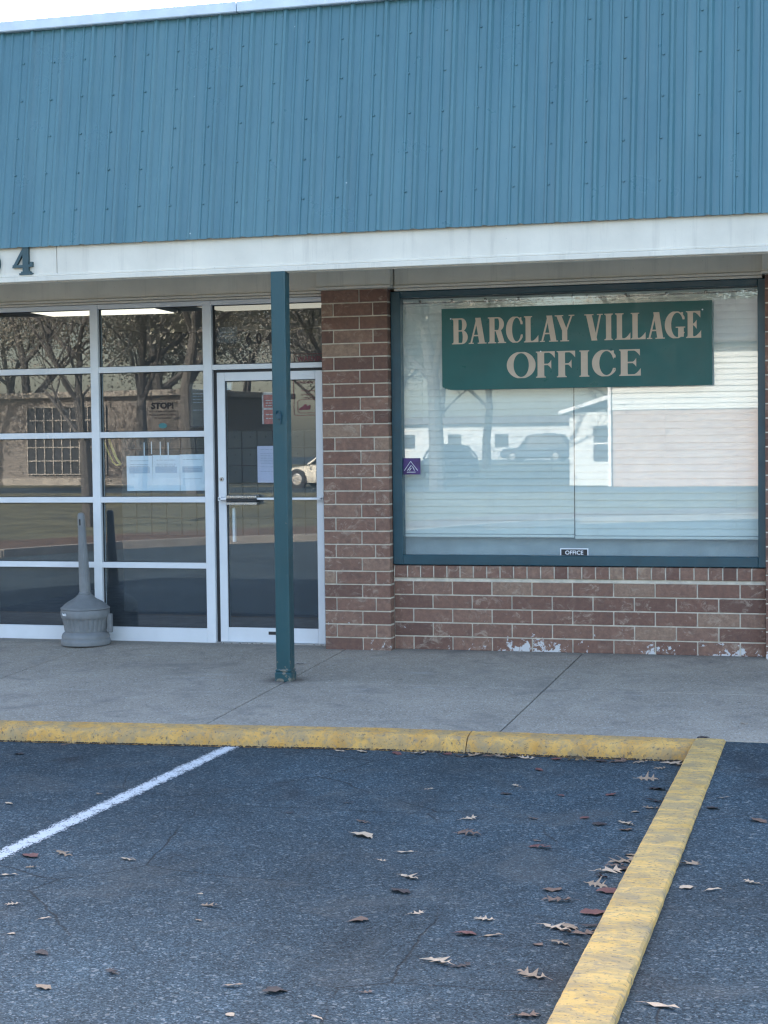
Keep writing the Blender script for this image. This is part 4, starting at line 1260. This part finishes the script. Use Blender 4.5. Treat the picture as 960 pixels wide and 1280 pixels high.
spots = [(-42, -58, 0), (-36, -50, 1), (-27.5, -60, 0), (-24, -48.5, 1), (-20, -64, 0), (-17, -50.5, 1), (-18.5, -57, 0), (-31, -66, 1), (-47, -46, 0), (-11.6, -46, 2), (-7.5, -72, 2), (-18.9, -85, 0), (-12.6, -90, 1), (-24.5, -84, 1), (-21.5, -74, 2), (-46, -62, 0), (-40, -68, 1), (-34, -60, 0), (-23, -70, 0), (-54, -60, 0), (-27, -80, 0), (-38, -82, 1), (-52, -70, 0), (1.0, -43, 2), (-4, -66, 0), (-30, -42.5, 0), (-19.5, -43, 1), (-60, -50, 1), (5, -68, 1), (10, -45, 1), (-12.9, -21.2, 2), (-40, -100, 0), (-31, -104, 1), (-66, -90, 0), (-5, -128, 1), (-33, -130, 0), (-17, -134, 1), (-14, -131, 0)]
sl_ = ['brown leaved', 'olive leaved', 'nearly bare']
for i, (x, y, k) in enumerate(spots):
    e = protos[k] if (k, ) not in [(s[2],) for s in spots[:i]] else copy_tree(protos[k])
    e.location = (x, y, GZ - .02); e.rotation_euler.z = trnd.uniform(0, 6.28)
    s_ = trnd.uniform(.85, 1.25) * (.62 if y == -21.2 else 1); e.scale = (s_, s_, s_)
    ang = lambda q: (q[0] - 3.78) / (12.9 - q[1])
    rank = sorted([q for q in spots if q[2] == k], key=ang).index((x, y, k))
    O_ = ['first', 'second', 'third', 'fourth', 'fifth', 'sixth', 'seventh', 'eighth', 'ninth', 'tenth', 'eleventh', 'twelfth', 'thirteenth', 'fourteenth', 'fifteenth', 'sixteenth', 'seventeenth', 'eighteenth', 'nineteenth', 'twentieth', 'twenty-first', 'twenty-second', 'twenty-third', 'twenty-fourth', 'twenty-fifth']
    lb = f'{O_[rank]} {sl_[k]} tree from the left of those mirrored in the glass'
    if y == -21.2: lb = 'nearly bare tree in the mulch bed, its trunk mirrored above the ash bin'
    if (x, y) == (1.0, -43): lb = 'nearly bare tree before the white house, its branches mirrored right of the green sign'
    tag(e, lb, 'tree', 'trees across the car park')

# house with pale brick and white siding
H = empty('house', (-6.25, -50, GZ), 0, 'white sided house with pale brick lower wall, mirrored in the office window', 'house')
MB().box(0, 12, -9, 0, 0, 2.75).build('brick_wall', MT['pinkbrick'], H)
sd = MB()
z = 2.75
while z < 5.25: sd.prism([(0, 0), (0, 0)], 0, 0) if False else sd.add([(0, .05, z), (12, .05, z), (12, .015, z + .2), (0, .015, z + .2)], [(0, 1, 2, 3)]); sd.add([(0, .015, z), (12, .015, z), (12, .05, z), (0, .05, z)], [(0, 1, 2, 3)]); z += .2
sd.box(0, 12, -9, .01, 2.75, 5.25)
sd.build('siding', MT['siding'], H)
MB().add([(-.5, .5, 5.2), (12.5, .5, 5.2), (12.5, -4.5, 6.9), (-.5, -4.5, 6.9), (-.5, -9.5, 5.2), (12.5, -9.5, 5.2), (-.5, .5, 5.05), (12.5, .5, 5.05), (-.5, -9.5, 5.05), (12.5, -9.5, 5.05)], [(0, 1, 2, 3), (3, 2, 5, 4), (6, 7, 1, 0), (8, 9, 7, 6), (4, 5, 9, 8), (0, 3, 4, 8, 6), (1, 7, 9, 5, 2)]).build('roof', MT['hroof'], H)
MB().cbox(-.06, .06, .0, .12, 0, 5.0, .01).build('downpipe', MT['whitep'], H)
wg = MB().box(-1.75, 0, -6, -1.5, 0, 2.7)
wg.build('side_wing', MT['siding'], H)
MB().add([(-2.1, -1.2, 2.75), (0, -1.2, 3.4), (0, -6.3, 3.4), (-2.1, -6.3, 2.75), (-2.1, -1.2, 2.62), (0, -1.2, 3.25), (0, -6.3, 3.25), (-2.1, -6.3, 2.62)], [(0, 1, 2, 3), (4, 5, 1, 0), (7, 6, 5, 4), (3, 2, 6, 7)]).build('wing_roof', MT['whitep'], H)
wn = MB().box(-.85, -.2, -1.5, -1.46, .9, 2.2).build('window', MT['black'], H)
MB().box(-.87, -.18, -1.46, -1.44, 1.52, 1.58).build('sash', MT['whitep'], wn)

fb = empty('long_white_building', (-37, -126, GZ), 0, 'low white building far behind the mirrored dark vehicle in the office window', 'building')
MB().box(0, 20, -8, 0, 0, 2.9).build('wall', MT['siding'], fb)
MB().prism([(-.4, 2.9), (20.4, 2.9), (19.8, 3.5), (.2, 3.5)], -8.4, .4).build('roof', MT['hroof'], fb)
for k in range(5): MB().box(1.5 + k * 3.9, 2.6 + k * 3.9, 0, .04, 1.0, 2.1).build('window', MT['gasket'], fb)
# brown brick building with gridded window
bb = empty('brick_block', (-34, -55, GZ), rad(6), 'brown brick building with one large gridded window, mirrored in the left panes', 'building')
MB().box(-14, 9.5, -10, 0, 0, 3.7).build('brick_wall', MT['brownbrick'], bb)
MB().cbox(-14.3, 9.8, -10.3, .3, 3.7, 3.95, .02).build('roof_edge', MT['kerbgrey'], bb)
wn = MB().box(2.0, 5.9, 0, .05, .45, 3.35).build('window', MT['gasket'], bb)
g = MB()
for i in range(10): g.box(2.0 + i * .43, 2.05 + i * .43, .05, .1, .45, 3.35)
for j in range(6): g.box(2.0, 5.9, .052, .098, .45 + j * .57, .5 + j * .57)
g.build('glazing_bars', MT['kerbgrey'], wn)
MB().cbox(-14, 9.5, -.02, .06, .0, .3, .01).build('plinth', MT['kerbgrey'], bb)

# cars
def car(name, loc, rz, L, W_, Hh, paint, label, cat, suv=False):
    e = empty(name, loc, rz, label, cat)
    hw = W_ / 2
    if suv: low = [(0, .45, .78), (.02, .3, .95), (.25, .24, 1.02), (.30, .24, 1.04), (.75, .26, 1.08), (.97, .3, 1.06), (1, .45, .85)]
    else: low = [(0, .42, .58), (.03, .25, .68), (.12, .2, .76), (.3, .2, .88), (.5, .2, .92), (.8, .2, .95), (.97, .26, .92), (1, .42, .75)]
    def loft(st, wf, m, nm, parent):
        mb = MB(); vs = []; n = 0
        for (u, zb_, zt_) in st:
            x = (u - .5) * L; k = wf(u)
            sec = [(-k * .92, zb_), (-k, zb_ + .12), (-k, (zb_ + zt_) / 2), (-k * .97, zt_ - .06), (-k * .88, zt_), (0, zt_ + .02), (k * .88, zt_), (k * .97, zt_ - .06), (k, (zb_ + zt_) / 2), (k, zb_ + .12), (k * .92, zb_)]
            n = len(sec); vs += [(x, y, z) for y, z in sec]
        fs = [(i * n + j, i * n + (j + 1) % n, (i + 1) * n + (j + 1) % n, (i + 1) * n + j) for i in range(len(st) - 1) for j in range(n)]
        fs += [tuple(range(n)), tuple((len(st) - 1) * n + j for j in range(n))]
        mb.add(vs, fs)
        return mb.build(nm, m, parent, smooth=True)
    loft(low, lambda u: hw * (1 - .22 * abs(2 * u - 1) ** 5), paint, 'body', e)
    if suv: gh = [(.27, .98, 1.06), (.40, .98, Hh - .08), (.5, .98, Hh), (.85, .98, Hh - .04), (.97, .98, 1.25)]
    else: gh = [(.28, .84, .92), (.42, .84, Hh - .05), (.55, .84, Hh), (.7, .84, Hh - .06), (.88, .84, .98)]
    def ghl(st, s_, m, nm):
        mb = MB(); vs = []
        for (u, zb_, zt_) in st:
            x = (u - .5) * L
            vs += [(x, -hw * .92 * s_, zb_), (x, -hw * .74 * s_, zt_), (x, 0, zt_ + .03), (x, hw * .74 * s_, zt_), (x, hw * .92 * s_, zb_)]
        mb.add(vs, [(i * 5 + j, i * 5 + j + 1, i * 5 + j + 6, i * 5 + j + 5) for i in range(len(st) - 1) for j in range(4)] + [(0, 1, 2, 3, 4), tuple((len(st) - 1) * 5 + j for j in range(5))])
        return mb.build(nm, m, e, smooth=True)
    ghl(gh, 1, CG, 'windows')
    mb = MB()
    for (u, zb_, zt_) in (gh[1], gh[2], gh[3]): pass
    vs = []
    for (u, zb_, zt_) in gh[1:4]:
        x = (u - .5) * L; vs += [(x, -hw * .76, zt_ + .005), (x, 0, zt_ + .045), (x, hw * .76, zt_ + .005)]
    mb.add(vs, [(i * 3 + j, i * 3 + j + 1, i * 3 + j + 4, i * 3 + j + 3) for i in range(2) for j in range(2)])
    for sy in (-1, 1):
        for (a, b) in ((0, 1), (3, 4)):
            mb.tube([((gh[a][0] - .5) * L, sy * hw * (.93 if a == 0 else .76), gh[a][1] + .05 if a == 0 else gh[a][2]), ((gh[b][0] - .5) * L, sy * hw * (.76 if b == 1 else .93), gh[b][2] if b == 1 else gh[b][1] + .1)], .045, 6)
    mb.build('roof', paint, e, smooth=True)
    wr = .37 if suv else .33
    for u in (.19, .81):
        for sy in (-1, 1):
            x, y = (u - .5) * L, sy * (hw - .1)
            wl = MB().tube([(x, y - .12, wr), (x, y + .12, wr)], wr, 24).build('wheel', MT['rubber'], e, smooth=True)
            rm = MB()
            rm.tube([(x, y + sy * .121, wr), (x, y + sy * .13, wr)], [wr * .66, wr * .6], 20)
            rm.build('rim', MT['steel'], wl)
            MB().tube([(x, y + sy * .06, wr + .02), (x, y + sy * .115, wr + .02)], wr * 1.14, 24).build('wheel_arch', MT['gasket'], e)
    for sy in (-1, 1): MB().cbox(-L / 2 - .02, -L / 2 + .2, sy * hw * .72 - .16, sy * hw * .72 + .16, .6 if not suv else .8, .72 if not suv else .95, .03).build('headlight', MT['whitep'], e)
    return e
CG = mat('car_glass', (.02, .025, .03), .08)
car('parked_sedan', (-16.40, -50.0, GZ), rad(6), 4.7, 1.8, 1.42, mat('cream_paint', (.70, .67, .58), .3, .02), 'cream coloured sedan parked opposite, its front wheel mirrored in the door glass', 'car')
car('parked_suv', (-21.6, -113, GZ), rad(4), 5.2, 2.0, 2.0, mat('blue_grey_paint', (.05, .06, .08), .2, .02), 'dark grey sport utility vehicle parked far opposite, mirrored in the office window', 'car', True)

car('parked_hatchback', (-16.1, -65, GZ), rad(55), 4.2, 1.78, 1.5, mat('navy_paint', (.03, .05, .09), .2, .02), 'dark blue car parked far opposite, mirrored near the left side of the office window', 'car')

# remove the scratch object-free leftovers
for me in [m for m in bpy.data.meshes if m.users == 0]: bpy.data.meshes.remove(me)
